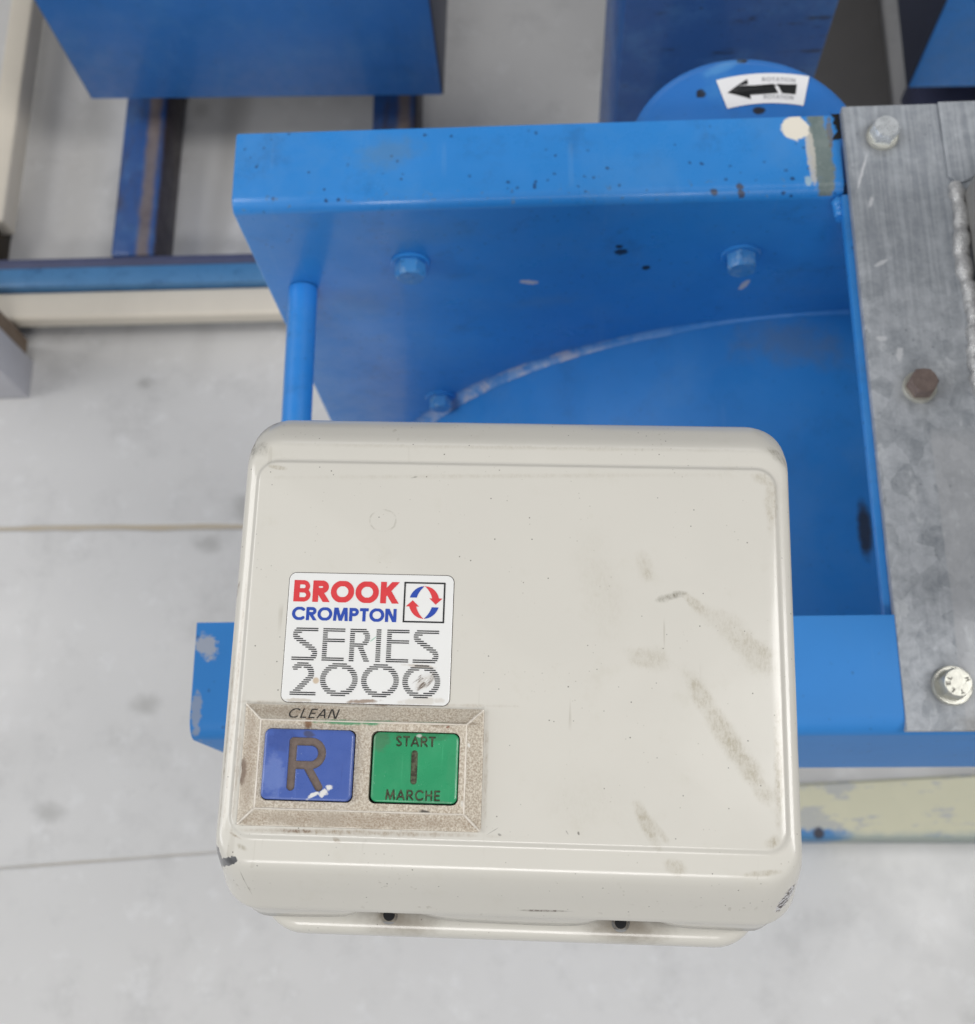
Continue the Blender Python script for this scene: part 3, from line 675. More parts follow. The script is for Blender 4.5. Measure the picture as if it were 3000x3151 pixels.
CREAM = (0.655, 0.633, 0.576)
def cream(name, dirty=True):
    m = Mat(name)
    c = m.mix(m.noise(25, 4, .6), tuple(x * .955 for x in CREAM), tuple(x * 1.02 for x in CREAM))
    c = m.mix(m.mul(m.rmp(m.noise(60, 6, .72), .55, .75), .22), c, (0.52, 0.49, 0.40))
    # fine specks
    s1 = m.mul(m.rmp(m.vor(520), .05, .13, 1., 0.), m.rmp(m.noise(75, 3, .6), .50, .62))
    s2 = m.mul(m.rmp(m.vor(280), .028, .075, 1., 0.), m.rmp(m.noise(40, 2), .40, .50))
    c = m.mix(m.mul(s1, .42), c, (0.25, 0.23, 0.18)); c = m.mix(m.mul(s2, .85), c, (0.09, 0.085, 0.07))
    metal = 0.0; rough = m.rmp(m.noise(50, 5), .3, .7, .17, .25)
    if dirty:
        fib = m.rmp(m.noise(1300, 4, .7, m.mapping(rot=(0, 0, .9), sc=(1, .45, 1))), .34, .64)
        fib2 = m.rmp(m.noise(300, 6, .8), .34, .62)
        def smear(p, q, w_, s, soft=.60, wob=.75, col=(0.36, 0.315, 0.225)):
            nonlocal c
            cx, cy = (p[0] + q[0]) / 2000, (p[1] + q[1]) / 2000
            L = math.hypot(q[0] - p[0], q[1] - p[1]) / 2000; a = math.degrees(math.atan2(q[1] - p[1], q[0] - p[0]))
            k = m.blob((cx, cy), (L, w_ / 1000), a, wob, 190, soft)
            c = m.mix(m.mul(k, m.mth('ADD', m.mul(fib, fib2, .74), .27), min(1.0, s * 1.08)), c, col)
        smear((47, -3), (69, -37), 3.0, .50); smear((54, -14), (68, -36), 2.2, .45); smear((48, -5), (53, -12), 3.0, .35)
        smear((33, -36.5), (39, -48.5), 1.7, .62); smear((36, -40), (42, -47.5), 1.0, .4)
        smear((31, 1.5), (43, 0), 3.2, .42); smear((40, 16.8), (47.5, 19), 1.3, .85, .5, .9, (0.16, 0.145, 0.10)); smear((46, 19), (52, 14), 1.3, .5)
        smear((51, 15), (70, 1), 3.6, .32); smear((61, 7), (71, -3), 4.0, .42); smear((36, 25.5), (38, 22), 1.5, .35)
        smear((35.3, 30), (36.5, 22), 2.2, .3)
        smear((70.6, -45), (71.2, -10), 1.3, .6); smear((67, -47.3), (71, -45), 1.5, .75, .6); smear((71.3, 52.5), (71.3, 36), 1.8, .55); smear((66, 53), (71, 51), 1.6, .5)
        smear((41, -51.8), (46.5, -54.8), 2.0, .55); smear((61, -54.9), (72, -53.6), .8, .6); smear((20, 34), (28, 5), 6, .16, .9); smear((9, -37), (31, -38), 8, .10, .9)
        smear((-71, 53.3), (-66, 52.6), .7, .7, .5); smear((-77, 60), (-72, 57.5), 2.6, .55, .6, .9, (0.22, 0.21, 0.18)); smear((-78, 63), (-76, 56), 1.0, .7, .6, .9, (0.16, 0.15, 0.12)); smear((72, 62), (77, 57), 1.6, .6, .6, .9, (0.25, 0.23, 0.18))
        smear((-60, 60.4), (70, 61.0), .8, .28, .9, .9)
        smear((-66, 50), (60, 53.0), .7, .25, .9, .9)
        # brown grime round the button panel and along the left rim
        BR = (0.26, 0.185, 0.11)
        smear((-72, -47.4), (-8, -47.0), .75, .75, .7, .8, BR); smear((-60, -47.3), (-51, -47.2), .5, .9, .5, .7, (0.17, 0.10, 0.06)); smear((-72.8, -14), (-73.2, -47), .9, .55, .8, .8, BR)
        smear((-73, -13.8), (-6, -13.2), .6, .7, .7, .8, BR); smear((-40, -13.5), (-28, -13.4), .7, .9, .6, .9, (0.17, 0.10, 0.06)); smear((-6.2, -14), (-6.2, -47), .6, .45, .8, .8, BR)
        smear((-75.0, 20), (-75.8, -48), .55, .55, .8, .9, BR); smear((-76.6, 0), (-76.9, -46), .35, .75, .8, .95, (0.22, 0.15, 0.09))
        smear((-72.2, -50.8), (-68.5, -52.6), .8, .75, .6, .9, (0.27, 0.23, 0.15)); smear((-74, -48), (-70, -50), .4, .6, .6, .9, BR); smear((-46, -48.5), (-44, -50), .7, .6, .5, .9, BR)
        smear((-77, 20), (-79, 15), .9, .85, .5, .8, (0.12, 0.07, 0.055))
        for a_, s_ in ((.5, 260), (-.7, 320), (1.4, 230)):
            hs = m.mul(m.rmp(m.noise(s_, 2, .5, m.mapping(rot=(0, 0, a_), sc=(1, .035, 1))), .70, .735), m.rmp(m.noise(38, 3), .50, .60))
            c = m.mix(m.mul(hs, .30), c, (0.30, 0.27, 0.21))
        # ring mark left by a drip, hair scratches and dark nicks
        rg = m.mapping((-.0372, .0378, 0), (0, 0, 0), (.0037, .0031, 1e4), 'TEXTURE')
        n = m.n.new('ShaderNodeVectorMath'); n.operation = 'LENGTH'; m.l.new(rg, n.inputs[0])
        ring = m.rmp(m.mth('ABSOLUTE', m.mth('SUBTRACT', m.mth('ADD', n.outputs['Value'], m.mul(m.mth('SUBTRACT', m.noise(300, 3), .5), .35)), 1.0)), .03, .09, 1., 0.)
        c = m.mix(m.mul(ring, m.rmp(m.noise(240, 3), .42, .6), .40), c, (0.36, 0.34, 0.28))
        DK = (0.035, 0.03, 0.025)
        smear((18.4, -45.1), (18.7, -46.2), .32, 1.6, .3, .5, DK); smear((15.2, -45.0), (15.9, -46.1), .16, 1.5, .3, .5, DK)
        smear((-2.6, -46.4), (-1.6, -46.8), .3, 1.2, .4, .6, DK); smear((-5.6, -46.8), (-2.4, -44.8), .10, 1.0, .4, .5, DK)
        smear((-71, -57.5), (-69.3, -64.3), .12, 1.3, .4, .4, (0.16, 0.15, 0.12)); smear((-30, 50.4), (-28, 50.9), .25, .8, .5, .8, (.2, .2, .17))
        smear((1, -66.2), (16, -66.0), .28, .9, .5, .95, (0.10, 0.07, 0.05))
        # bare metal where the corners have been knocked
        ch = m.mx(m.blob((-.0778, -.0545), (.0016, .0030), 8, .55, 500, .12), m.blob((-.0745, -.0557), (.0038, .0011), 12, .8, 600, .15))
        c = m.mix(ch, c, m.mix(m.noise(500, 4), (0.10, 0.10, 0.105), (0.34, 0.34, 0.35)))
        c2 = m.blob((.0741, -.0606), (.0013, .0042), -28, .75, 700, .18)
        c = m.mix(c2, c, m.mix(m.rmp(m.noise(900, 3), .45, .55), (0.06, 0.035, 0.03), (0.80, 0.80, 0.82)))
        metal = m.mul(m.mx(ch, c2), .6)
    else:
        for q, r, s_ in (((-.031, -.0712), (.0105, .0042), .8), ((.0345, -.0712), (.0115, .0042), .85), ((-.0345, -.0695), (.005, .003), .9), ((.032, -.0695), (.006, .003), .9)):  # dirt and the inner shade of the notches, both painted into the base colour
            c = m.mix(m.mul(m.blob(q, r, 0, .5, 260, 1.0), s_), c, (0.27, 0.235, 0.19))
    m.set(col=c, rough=rough, metal=metal, spec=.42, coat=.22, coatr=.09)
    m.bump(m.mth('ADD', m.noise(110, 3, .5), m.mul(m.noise(700, 2), .12)), .055, .0008)
    return m.m
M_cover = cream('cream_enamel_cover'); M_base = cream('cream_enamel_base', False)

def cover_mesh():
    # x0, x1, y0, y1, corner radius, height — all in mm from the raised face
    R = [(-73.0, 72.0, -48.0, 54.0, 5.0, 0.0), (-73.35, 72.35, -48.4, 54.4, 5.2, -.10), (-73.7, 72.7, -48.8, 54.8, 5.4, -.42), (-74.1, 73.1, -49.25, 55.2, 5.7, -.95),
         (-74.5, 73.5, -49.7, 55.6, 6.0, -1.25), (-75.0, 74.0, -50.3, 56.2, 6.4, -1.38), (-75.6, 74.6, -54.4, 59.8, 7.0, -1.55), (-76.6, 75.6, -55.6, 61.2, 8.0, -1.95),
         (-77.4, 76.4, -56.8, 62.6, 9.0, -2.8), (-78.1, 77.1, -58.2, 64.6, 9.6, -4.4), (-78.6, 77.6, -60.2, 67.2, 10, -7.0), (-78.9, 77.9, -62.6, 70.9, 10.5, -11.0), (-79.1, 78.1, -65.2, 72.8, 11, -15.5),
         (-79.2, 78.2, -67.2, 73.5, 11, -18.6), (-79.3, 78.3, -68.1, 73.8, 11, -20.2), (-79.35, 78.35, -68.2, 73.9, 11, -20.6), (-79.3, 78.3, -67.7, 73.7, 11, -21.0), (-79.1, 78.1, -67.2, 73.5, 11, -21.2)]
    NS = 90
    rings = []
    for x0, x1, y0, y1, r, h in R:
        rings.append([(x * k_, y * k_, h * k_) for x, y in rrect(x0, x1, y0, y1, r, 10, NS)])
    # skirt, with the two cable notches pressed into the near side
    def full(x):
        f = 1.0 + .10 * math.sin(x * .075 + 1.0)
        for cx, wl, wr in ((-34.5, 9.0, 13.0), (33.0, 9.5, 11.5)):
            d = (x - cx) / (wl if x < cx else wr)
            f *= 1 - .97 * math.exp(-abs(d) ** 3.0)
        return f
    for s in (.35, .7, 1.0):
        ring = []
        for x, y in rrect(-79.1 - .25 * s, 78.1 + .25 * s, -67.2, 73.5, 11, 10, NS):
            near = max(0.0, min(1.0, (-60 - y) / 7.5))
            f = (full(x) if near > 0 else 1.0)
            yy = y - 3.6 * s * f * near
            hh = -21.2 - 12.0 * s * (f * near + 1 - near)
            ring.append((x * k_, yy * k_, hh * k_))
        rings.append(ring)
    # lip turned under
    last = rings[-1]
    rings.append([(x * (1 - .02), y + (.0014 if y < -.06 else 0), z - .0002) for x, y, z in last])
    rings.append([(x * (1 - .03), y + (.0060 if y < -.06 else 0), z + .0015) for x, y, z in last])
    return loft(rings, True, False)
vs, fs = cover_mesh()
cov = data_obj('cover', vs, fs, M_cover, T, (0, 0, 0), 180)
bmx = bmesh.new(); bmx.from_mesh(cov.data); bmesh.ops.recalc_face_normals(bmx, faces=bmx.faces[:]); bmx.to_mesh(cov.data); bmx.free()

# base: shallow pan whose near edge stands out below the cover
R = [(-69.5, 69.0, -71.6, 68, 9, -36.5), (-71.0, 70.5, -73.8, 70, 11, -36.9), (-71.8, 71.3, -75.2, 70.8, 12, -38.6), (-72.1, 71.6, -75.9, 71, 12.5, -41.5), (-72.1, 71.6, -76.0, 71, 12.5, -52), (-71, 70.6, -75, 70, 11.5, -53), (-40, 40, -40, 40, 11, -53.2)]
vs, fs = loft([[(x * k_, y * k_, h * k_) for x, y in rrect(a, b, c_, d, r, 10, 4)] for a, b, c_, d, r, h in R])
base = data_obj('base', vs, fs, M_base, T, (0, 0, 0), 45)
M_scr = plain('greyed_zinc', (0.30, 0.30, 0.30), .5, .4)
# screws seen through the notches
for x in (-34.3, 32.0):
    bm = bmesh.new(); revolve_bm(bm, [(.0029, -.002), (.0029, .0004), (.0026, .0009), (.0018, .0009), (.0016, .0001)], (x * k_, -.0697, -.0374), 'z', 24)
    sc_ = bm_obj('screw', bm, M_scr, T, (0, 0, 0), 40)
    bm = bmesh.new(); revolve_bm(bm, [(.0017, 0), (.0017, .0006)], (x * k_, -.0697, -.0370), 'z', 16)
    bm_obj('screw_recess', bm, M_gap, sc_)

# ---- nameplate label
m = Mat('nameplate_film')
c = m.mix(m.noise(60, 4), (0.77, 0.77, 0.755), (0.84, 0.84, 0.825))
def bl_(p, r, a, s, col, wob=.7, nsc=500, soft=.4):
    global c
    c = m.mix(m.mul(m.blob((p[0] / 1000, p[1] / 1000), (r[0] / 1000, r[1] / 1000), a, wob, nsc, soft), s), c, col)
bl_((-53.2, -7.6), (.95, .9), 0, .75, (0.55, 0.40, 0.24), .4)
bl_((-40, -12.9), (4.0, .6), 3, .8, (0.25, 0.16, 0.10), .9); bl_((-24, -12.5), (6.5, 1.0), 4, .35, (0.45, 0.38, 0.28), .9); bl_((-58, -13.0), (4, .5), 0, .5, (0.4, 0.32, 0.22), .9)
bl_((-25, -3.0), (4.2, .5), -4, .55, (0.48, 0.40, 0.32), .9); bl_((-23.5, -7.2), (3.2, 1.5), 42, .38, (0.50, 0.44, 0.37), .8)
bl_((-38, 4.2), (1.3, .2), 40, .6, (0.20, 0.48, 0.34), .6)
m.set(col=c, rough=.32, coat=.4, coatr=.08); m.bump(m.noise(90, 3), .05, .0005)
M_plate = m.m
pl = [[(x * k_, y * k_, h * k_) for x, y in rrect(-62.35 - e, -16.6 + e, -13.5 - e, 22.25 + e, 1.9 + e, 8, 1)] for e, h in ((-.12, .22), (0, .18), (0, 0.02))]
vs, fs = loft(pl, True, False); npl = data_obj('nameplate', vs, fs, M_plate, T)
m = Mat('dark_edge'); m.set(col=(0.05, 0.04, 0.03), rough=.7)
pl = [[(x * k_, y * k_, h * k_) for x, y in rrect(-62.35 - e, -16.6 + e, -13.5 - e, 22.25 + e, 1.9 + e, 8, 1)] for e, h in ((.02, .03), (.20, .03))]
vs, fs = loft(pl, False, False); data_obj('plate_edge', vs, fs, m.m, npl)
m = Mat('red_print'); m.set(col=m.mix(m.noise(500, 3), (0.62, 0.035, 0.045), (0.74, 0.065, 0.07)), rough=.4); M_red = m.m
m = Mat('blue_print'); m.set(col=m.mix(m.noise(500, 3), (0.018, 0.055, 0.36), (0.03, 0.085, 0.44)), rough=.4); M_bprint = m.m
m = Mat('black_print'); m.set(col=(0.012, 0.012, 0.014), rough=.45); M_kprint = m.m
ZP = .30 * k_
G2 = {c_: (a, [(.262, q) for q in st]) for c_, (a, st) in glyphs(.262).items()}
G2['B'] = (.76, [(.262, [(.131, -.2), (.131, 1.2)]), (.20, [(.13, .90), (.42, .90)] + arc(.42, .71, .20, .19, 90, -90) + [(.13, .52)]), (.20, [(.13, .52), (.45, .52)] + arc(.45, .31, .215, .21, 90, -90) + [(.13, .10)])])
print_obj('lettering', word('BROOK', .262, .10, 29.1 * k_, 6.05 * k_, 64, 'butt', 0, None, G2, True), -60.95 * k_, 14.1 * k_, ZP, M_red, npl)
print_obj('lettering', word('CROMPTON', .225, .085, 28.95 * k_, 3.7 * k_, 56), -61.0 * k_, 8.92 * k_, ZP, M_bprint, npl)
V, Hh = .165, .12
SG = {
 'S': (.86, [(Hh, [(.86, .9375), (.30, .9375)]), (V, [(.30, .92)] + arc(.22, .79, .14, .13, 90, 235, 10) + [(.70, .36)] + arc(.66, .22, .13, .14, 50, -80, 10)), (Hh, [(.66, .0625), (0, .0625)])]),
 'E': (.78, [(V, [(.10, -.2), (.10, 1.2)]), (Hh, [(.02, .9375), (.78, .9375)]), (Hh, [(.02, .625), (.78, .625)]), (Hh, [(.02, .0625), (.78, .0625)])]),
 'R': (.74, [(V, [(.10, -.2), (.10, 1.2)]), (Hh, [(.10, .9375), (.50, .9375)]), (V, arc(.46, .73, .16, .19, 75, -75, 14)), (Hh, [(.10, .50), (.5, .50)]), (V, [(.36, .50), (.70, -.12)])]),
 'I': (.22, [(V, [(.11, -.2), (.11, 1.2)])]),
 '2': (.78, [(V, arc(.33, .66, .27, .27, 150, -20, 18) + [(.12, .0625)]), (Hh, [(0, .0625), (.76, .0625)])]),
 '0': (1.14, [(V * .95, arc(.57, .5, .475, .43, 0, 360, 44))]),
}
print_obj('lettering', word('SERIES', .2, .155, 40.2 * k_, 9.2 * k_, 16, 'butt', 0, .56, SG, True), -60.3 * k_, -2.25 * k_, ZP, M_kprint, npl)
print_obj('lettering', word('2000', .2, .07, 41.0 * k_, 9.1 * k_, 16, 'butt', 0, .56, SG, True), -60.1 * k_, -11.75 * k_, ZP, M_kprint, npl)
# emblem: square frame with two turning arrows
ex, ey = -24.55, 14.6
def sq(X, Y): return (np.maximum(np.abs(X), np.abs(Y)) < 5.72) & (np.maximum(np.abs(X), np.abs(Y)) > 5.28)
def cres(X, Y): return (X ** 2 / 4.2 ** 2 + Y ** 2 / 4.55 ** 2 < 1) & (np.abs(X) > 2.25 * (1 - np.abs(Y / 4.6) ** 2.2))
redf = lambda X, Y: (cres(X, Y) & (((X > -.35) & (Y > 1.1)) | ((X < .35) & (Y < -1.1)))) | ((Y > -.55) & (Y <= 1.2) & (np.abs(X - 3.2) < (Y + .55) * 1.05) ) | ((Y < .55) & (Y >= -1.2) & (np.abs(X + 3.2) < (.55 - Y) * 1.05))
bluf = lambda X, Y: cres(X, Y) & (((X <= -.35) & (Y > 1.35)) | ((X >= .35) & (Y < -1.35)))
for nm, f, mat in (('emblem_frame', sq, M_kprint), ('emblem_arrows', redf, M_red), ('emblem_arrows', bluf, M_bprint)):
    v, q = runs_mesh(f, -6, 6, -6, 6, 110, 400)
    print_obj(nm, ([(x * k_, y * k_) for x, y in v], q), ex * k_, ey * k_, ZP, mat, npl)
# scrape across the last figure
vs, fs = [], []
for i in range(34):
    a = math.radians(random.gauss(42, 5)); L = random.uniform(.5, 2.6); cx = -23.4 + random.gauss(0, 1.3); cy = -7.0 + random.gauss(0, 1.0); wd = random.uniform(.03, .13)
    dx, dy = math.cos(a) * L, math.sin(a) * L; k = len(vs)
    vs += [((cx - dx) * k_, (cy - dy) * k_, ZP + .00006 + i * 2e-7), ((cx - dy * wd / L) * k_, (cy + dx * wd / L) * k_, ZP + .00006 + i * 2e-7), ((cx + dx) * k_, (cy + dy) * k_, ZP + .00006 + i * 2e-7), ((cx + dy * wd / L) * k_, (cy - dx * wd / L) * k_, ZP + .00006 + i * 2e-7)]
    fs.append((k, k + 3, k + 2, k + 1))
m = Mat('scrape_marks'); m.set(col=m.mix(m.rmp(m.noise(420, 3), .46, .56), (0.20, 0.16, 0.13), (0.82, 0.81, 0.79)), rough=.6)
data_obj('scrape', vs, fs, m.m, npl)

# ---- button panel
m = Mat('champagne_panel')
nn = m.noise(2100, 3, .65)
c = m.mix(m.rmp(nn, .36, .64), (0.40, 0.325, 0.245), (0.69, 0.63, 0.53))
c = m.mix(m.mul(m.rmp(m.noise(55, 4, .6), .40, .66), .50), c, (0.52, 0.475, 0.40))
c = m.mix(m.mul(m.rmp(m.noise(30, 4, .65), .56, .72), .38), c, (0.26, 0.18, 0.12))
for p, r, a, s, col in (((-44, -18.9), (8.5, .7), -1, .85, (0.03, 0.26, 0.11)), ((-36, -18.6), (6, .5), 2, .7, (0.03, 0.28, 0.12)), ((-22, -18.4), (6, .3), 0, .5, (0.06, 0.25, 0.13)), ((-54, -19.4), (1.1, 1.7), 0, .9, (0.20, 0.095, 0.04)), ((-71, -32), (1.2, 4), 0, .75, (0.09, 0.05, 0.035)), ((-69.3, -31), (2.2, 15), 0, .38, (0.24, 0.16, 0.105)), ((-40, -44.2), (34, 1.9), 0, .36, (0.25, 0.17, 0.11)), ((-58, -16.2), (12, 1.5), 0, .28, (0.24, 0.165, 0.11)), ((-21.5, -41.5), (1.3, .5), -8, .9, (0.05, 0.045, 0.04)), ((-16.5, -19.4), (.6, .3), 30, .9, (0.25, 0.10, 0.06)), ((-10.8, -24), (.4, .7), 20, .9, (0.78, 0.76, 0.72)), ((-12, -39), (.5, .9), 10, .7, (0.7, 0.68, 0.63)), ((-15, -18.5), (8, .6), 3, .5, (0.16, 0.12, 0.08))):
    c = m.mix(m.mul(m.blob((p[0] / 1000, p[1] / 1000), (r[0] / 1000, r[1] / 1000), a, .9, 420, .5), s), c, col)
m.set(col=c, rough=.45, metal=.15); m.bump(nn, .40, .0005)
M_panel = m.m
HO = (-71.75, -7.0, -46.2, -14.2); HI = (-66.7, -11.5, -41.8, -18.65); PH = 3.1
RB = (-65.25, -40.85, -39.7, -20.9); SB = (-36.75, -13.15, -39.5, -20.6)
bm = bmesh.new()
def P(x, y, z): return bm.verts.new((x * k_, y * k_, z * k_))
# sloping border
o0 = rrect(*HO, 1.1, 5, 1); i0 = rrect(*HI, .25, 5, 1)
ra = [P(x, y, 0.02) for x, y in o0]; rb = [P(x, y, .55) for x, y in rrect(HO[0] + .1, HO[1] - .1, HO[2] + .1, HO[3] - .1, 1.05, 5, 1)]; rc = [P(x, y, PH) for x, y in i0]
for a, b in ((ra, rb), (rb, rc)):
    for k in range(len(a)): bm.faces.new((a[k], a[(k + 1) % len(a)], b[(k + 1) % len(a)], b[k]))
# land between the buttons, with rounded openings
xs = [HI[0], RB[0], RB[1], SB[0], SB[1], HI[1]]; ys = [HI[2], RB[2], RB[3], HI[3]]
for i in range(5):
    for j in range(3):
        if j == 1 and i in (1, 3): continue
        bm.faces.new([P(xs[i], ys[j], PH), P(xs[i + 1], ys[j], PH), P(xs[i + 1], ys[j + 1], PH), P(xs[i], ys[j + 1], PH)])
for x0, x1, y0, y1 in (RB, (SB[0], SB[1], RB[2], RB[3])):
    r = 1.7
    for cx, cy, a in ((x0, y0, 180), (x1, y0, 270), (x1, y1, 0), (x0, y1, 90)):
        ax = cx + (r if cx == x0 else -r); ay = cy + (r if cy == y0 else -r)
        bm.faces.new([P(cx, cy, PH)] + [P(ax + r * math.cos(math.radians(a + 90 * k / 7)), ay + r * math.sin(math.radians(a + 90 * k / 7)), PH) for k in range(8)])
    rr = rrect(x0, x1, y0, y1, r, 7, 1)
    for k in range(len(rr)):
        p, q = rr[k], rr[(k + 1) % len(rr)]
        bm.faces.new([P(*p, PH), P(*q, PH), P(*q, .1), P(*p, .1)])
for f in bm.faces: f.normal_update()
bmesh.ops.recalc_face_normals(bm, faces=bm.faces[:])
for f in bm.faces:
    if abs(f.normal.z) > .2 and f.normal.z < 0: f.normal_flip()
me = bpy.data.meshes.new('button_panel'); bm.to_mesh(me); bm.free()
panel = link('button_panel', me, M_panel, T)
data_obj('button_well', [(HI[0] * k_, HI[2] * k_, .00005), (HI[1] * k_, HI[2] * k_, .00005), (HI[1] * k_, HI[3] * k_, .00005), (HI[0] * k_, HI[3] * k_, .00005)], [(0, 1, 2, 3)], M_gap, panel)
m = Mat('worn_edge_metal'); m.set(col=m.mix(m.noise(700, 3), (0.58, 0.52, 0.44), (0.82, 0.77, 0.69)), rough=.4, metal=.2); M_edge = m.m
vs, fs = [], []
def addtube(pts, r):
    v, f = tube_pts([(x * k_, y * k_, z * k_) for x, y, z in pts], r * k_, 6, .25); k = len(vs); vs.extend(v); fs.extend([tuple(i + k for i in q) for q in f])
def seg(a, b, n=14): return [tuple(a[i] + (b[i] - a[i]) * t / n for i in range(3)) for t in range(n + 1)]
ci = [(HI[0], HI[2]), (HI[1], HI[2]), (HI[1], HI[3]), (HI[0], HI[3])]; co_ = [(HO[0] + .3, HO[2] + .3), (HO[1] - .3, HO[2] + .3), (HO[1] - .3, HO[3] - .3), (HO[0] + .3, HO[3] - .3)]
for k in range(4):
    a, b = ci[k], ci[(k + 1) % 4]
    addtube(seg((*a, PH - .05), (*b, PH - .12)), .26); addtube(seg((*co_[k], .6), (*ci[k], PH - .06)), .34)
    a, b = co_[k], co_[(k + 1) % 4]; addtube(seg((a[0], a[1], .46), (b[0], b[1], .46)), .20)
data_obj('worn_edges', vs, fs, M_edge, panel, (0, 0, 0), 80)
m = Mat('pen_ink'); m.set(col=(0.03, 0.028, 0.025), rough=.5); M_pen = m.m
vv, ff = word('CLEAN', .125, .20, 13.2 * k_, 2.65 * k_, 40, 'butt', .20)
# written on the far slope of the border
def slope_z(y): return (.55 + (PH - .55) * ((HO[3] - .1 - y / k_) / (HO[3] - .1 - HI[3]))) * k_ + .00009
data_obj('lettering', [(-59.7 * k_ + x, -17.95 * k_ + y, slope_z(-17.95 * k_ + y)) for x, y in vv], ff, M_pen, panel)

# ---- buttons: engraved height fields
def button(name, rect, r, top, strokes, hw, depth, dish, m_body, m_groove, drop=3.0, label=None):
    x0, x1, y0, y1 = rect; nx, ny = 236, 186
    xs = np.linspace(x0, x1, nx + 1); ys = np.linspace(y0, y1, ny + 1); X, Y = np.meshgrid(xs, ys)
    cx, cy = (x0 + x1) / 2, (y0 + y1) / 2
    qx = np.abs(X - cx) - ((x1 - x0) / 2 - r); qy = np.abs(Y - cy) - ((y1 - y0) / 2 - r)
    sd = np.hypot(np.maximum(qx, 0), np.maximum(qy, 0)) + np.minimum(np.maximum(qx, qy), 0) - r     # <0 inside
    # pull the grid border on to the rounded outline
    over = sd > 0
    nxv, nyv = np.maximum(qx, 0), np.maximum(qy, 0); nl = np.hypot(nxv, nyv) + 1e-9
    X2 = np.where(over, X - np.sign(X - cx) * nxv / nl * sd, X); Y2 = np.where(over, Y - np.sign(Y - cy) * nyv / nl * sd, Y)
    e = np.clip(-sd, 0, 1.0)
    Z = top - .45 * (1 - np.sqrt(np.clip(1 - (1 - e) ** 2, 0, 1)))
    Z += dish * np.exp(-(((X - cx) / 6.5) ** 2 + ((Y - cy) / 5.0) ** 2))
    G = np.full(X.shape, 9.0)
    for st, h_ in strokes: G = np.minimum(G, dist_lines(X, Y, [st], 'round') - h_)
    t = np.clip(.5 - G / .22, 0, 1); t = t * t * (3 - 2 * t)
    Z -= depth * t
    Z += .05 * np.clip(1 - np.abs(G - .16) / .14, 0, 1)          # burr round the cut
    vs = [(a * k_, b * k_, c__ * k_) for a, b, c__ in zip(X2.ravel(), Y2.ravel(), Z.ravel())]
    Gc = (G[:-1, :-1] + G[1:, :-1] + G[:-1, 1:] + G[1:, 1:]) / 4
    body, groove = [], []
    W_ = nx + 1
    for j in range(ny):
        for i in range(nx):
            f = (j * W_ + i, j * W_ + i + 1, (j + 1) * W_ + i + 1, (j + 1) * W_ + i)
            (groove if Gc[j, i] < 0.0 else body).append(f)
    # side walls
    n0 = len(vs); rim = [j * 0 + i for i in range(nx + 1)] + [j * W_ + nx for j in range(1, ny + 1)] + [ny * W_ + i for i in range(nx - 1, -1, -1)] + [j * W_ for j in range(ny - 1, 0, -1)]
    for q in rim: vs.append((vs[q][0], vs[q][1], (top - drop) * k_))
    for k in range(len(rim)):
        k2 = (k + 1) % len(rim); body.append((rim[k], n0 + k, n0 + k2, rim[k2]))
    def compact(fl):
        ids = {}; out = []
        for f in fl: out.append(tuple(ids.setdefault(i, len(ids)) for i in f))
        inv = sorted(ids, key=ids.get); return [vs[i] for i in inv], out
    v, f = compact(body); b = data_obj(name, v, f, m_body, T, (0, 0, 0), 50)
    v, f = compact(groove); data_obj('lettering', v, f, m_groove, b, (0, 0, 0), 60)
    if label: b['label'] = label
    return b
def plastic(name, col, dk, patches, rough=.30):
    m = Mat(name)
    c = m.mix(m.noise(120, 4, .6), tuple(x * .86 for x in col), tuple(min(1, x * 1.12) for x in col))
    s = m.rmp(m.noise(700, 3, .6, m.mapping(rot=(0, 0, .6), sc=(1, .06, 1))), .60, .74)
    c = m.mix(m.mul(s, .25), c, tuple(min(1, x * 1.8 + .05) for x in col))
    s3 = m.rmp(m.noise(500, 3, .6, m.mapping(rot=(0, 0, -.25), sc=(1, .05, 1))), .64, .74)
    c = m.mix(m.mul(s3, .5), c, dk)
    sp = m.mul(m.rmp(m.vor(900), .06, .16, 1., 0.), m.rmp(m.noise(150, 3), .5, .62))
    c = m.mix(m.mul(sp, .5), c, tuple(min(1, x + .35) for x in col))
    for p, r, a, st, co, wob in patches:
        c = m.mix(m.mul(m.blob((p[0] / 1000, p[1] / 1000), (r[0] / 1000, r[1] / 1000), a, wob, 480, .4), st), c, co)
    m.set(col=c, rough=m.rmp(m.noise(140, 5, .7), .3, .7, rough - .08, rough + .14)); m.bump(m.mth('ADD', m.mul(m.noise(260, 4, .6), .6), m.mul(s, .3)), .16, .0006)
    return m.m
M_rb = plastic('blue_plastic', (0.070, 0.125, 0.40), (0.025, 0.035, 0.14), [((-53.2, -22.3), (1.6, 1.0), 0, .7, (0.07, 0.065, 0.09), .7), ((-51.0, -38.0), (1.9, .55), 30, 1.0, (0.74, 0.73, 0.70), 1.3), ((-48.4, -37.3), (1.3, 1.0), 40, 1.0, (0.74, 0.73, 0.70), 1.4), ((-47.0, -36.0), (.9, .8), 20, 1.0, (0.74, 0.73, 0.70), 1.4), ((-62, -33), (3.4, 5.5), 0, .35, (0.26, 0.33, 0.62), .9), ((-60, -24), (4, 3), 10, .25, (0.02, 0.03, 0.14), .9), ((-62, -34), (3, 4), 0, .25, (0.12, 0.20, 0.50), .9)])  # pale patches at the left: scuffs plus a sheen painted into the blue
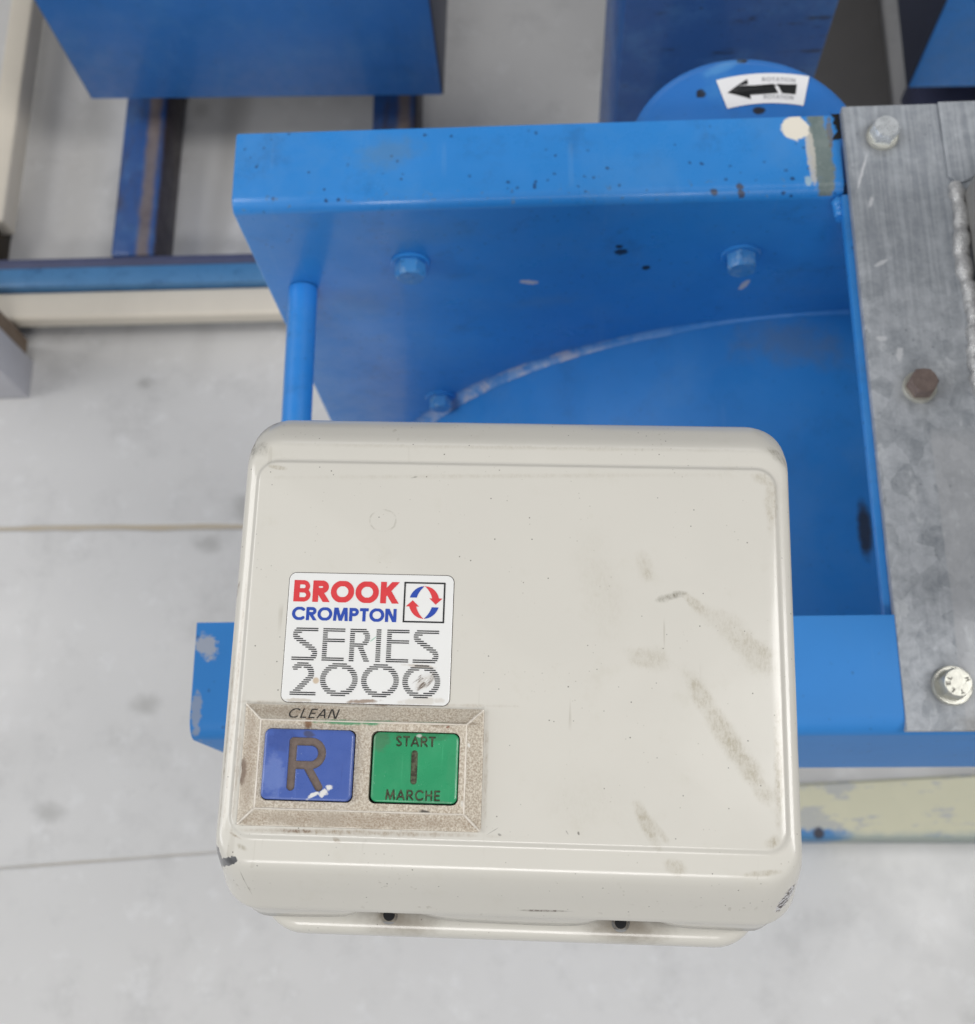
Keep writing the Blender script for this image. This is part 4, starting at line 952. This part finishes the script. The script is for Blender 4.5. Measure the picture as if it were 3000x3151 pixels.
M_sb = plastic('green_plastic', (0.032, 0.31, 0.135), (0.01, 0.09, 0.035), [((-24.1, -21.9), (.75, .55), 0, 1.0, (0.76, 0.78, 0.72), .8), ((-34.5, -23.5), (3.0, 2.6), 30, .45, (0.10, 0.15, 0.09), .8), ((-25, -22.2), (10, 1.2), 0, .4, (0.05, 0.15, 0.07), .8), ((-20, -39), (6, .6), 0, .3, (0.06, 0.15, 0.08), .8), ((-15, -30), (1.4, 7), 0, .25, (0.06, 0.30, 0.14), .8)])
m = Mat('grimy_groove'); m.set(col=m.mix(m.noise(650, 4, .7), (0.085, 0.062, 0.055), (0.23, 0.175, 0.145)), rough=.75); m.bump(m.noise(900, 3), .4, .0005); M_groove = m.m
m = Mat('grimy_green_groove'); m.set(col=m.mix(m.rmp(m.noise(800, 4, .7), .4, .62), (0.045, 0.035, 0.022), (0.11, 0.12, 0.07)), rough=.75); m.bump(m.noise(900, 3), .4, .0005); M_groove2 = m.m
Rs = [([(-57.2, -36.0), (-57.2, -24.3)], 1.03), ([(-57.2, -24.3), (-52.4, -24.3)] + arc(-52.4, -27.35, 3.0, 3.05, 90, -90, 18) + [(-57.2, -30.4)], 1.03), ([(-53.3, -30.4), (-49.8, -36.0)], 1.03)]
button('reset_button', (RB[0] + .25, RB[1] - .3, RB[2] + .3, RB[3] - .2), 1.7, 4.7, Rs, 0, .55, .12, M_rb, M_groove, 4.6, 'blue reset button engraved R')
def text_strokes(t, x0, x1, y0, H, hw, gap):
    G = glyphs(.16); tot = sum(G[c][0] for c in t) + gap * (len(t) - 1); s = (x1 - x0) / tot; out = []; x = 0
    for c in t:
        a, st = G[c]
        for q in st: out.append(([(x0 + (x + px) * s, y0 + min(1 - .08, max(.08, py)) * H) for px, py in q], hw))
        x += a + gap
    return out
Ss = [([(-25.05, -26.5), (-25.05, -33.7)], .80)] + text_strokes('START', -30.1, -19.8, -24.75, 2.75, .205, .26) + text_strokes('MARCHE', -32.2, -18.1, -38.6, 2.65, .215, .26)
button('start_button', (SB[0] + .55, SB[1] - .28, SB[2] + .25, SB[3] - .55), 1.7, 3.05, Ss, 0, .35, -.45, M_sb, M_groove2, 3.0, 'green start button')
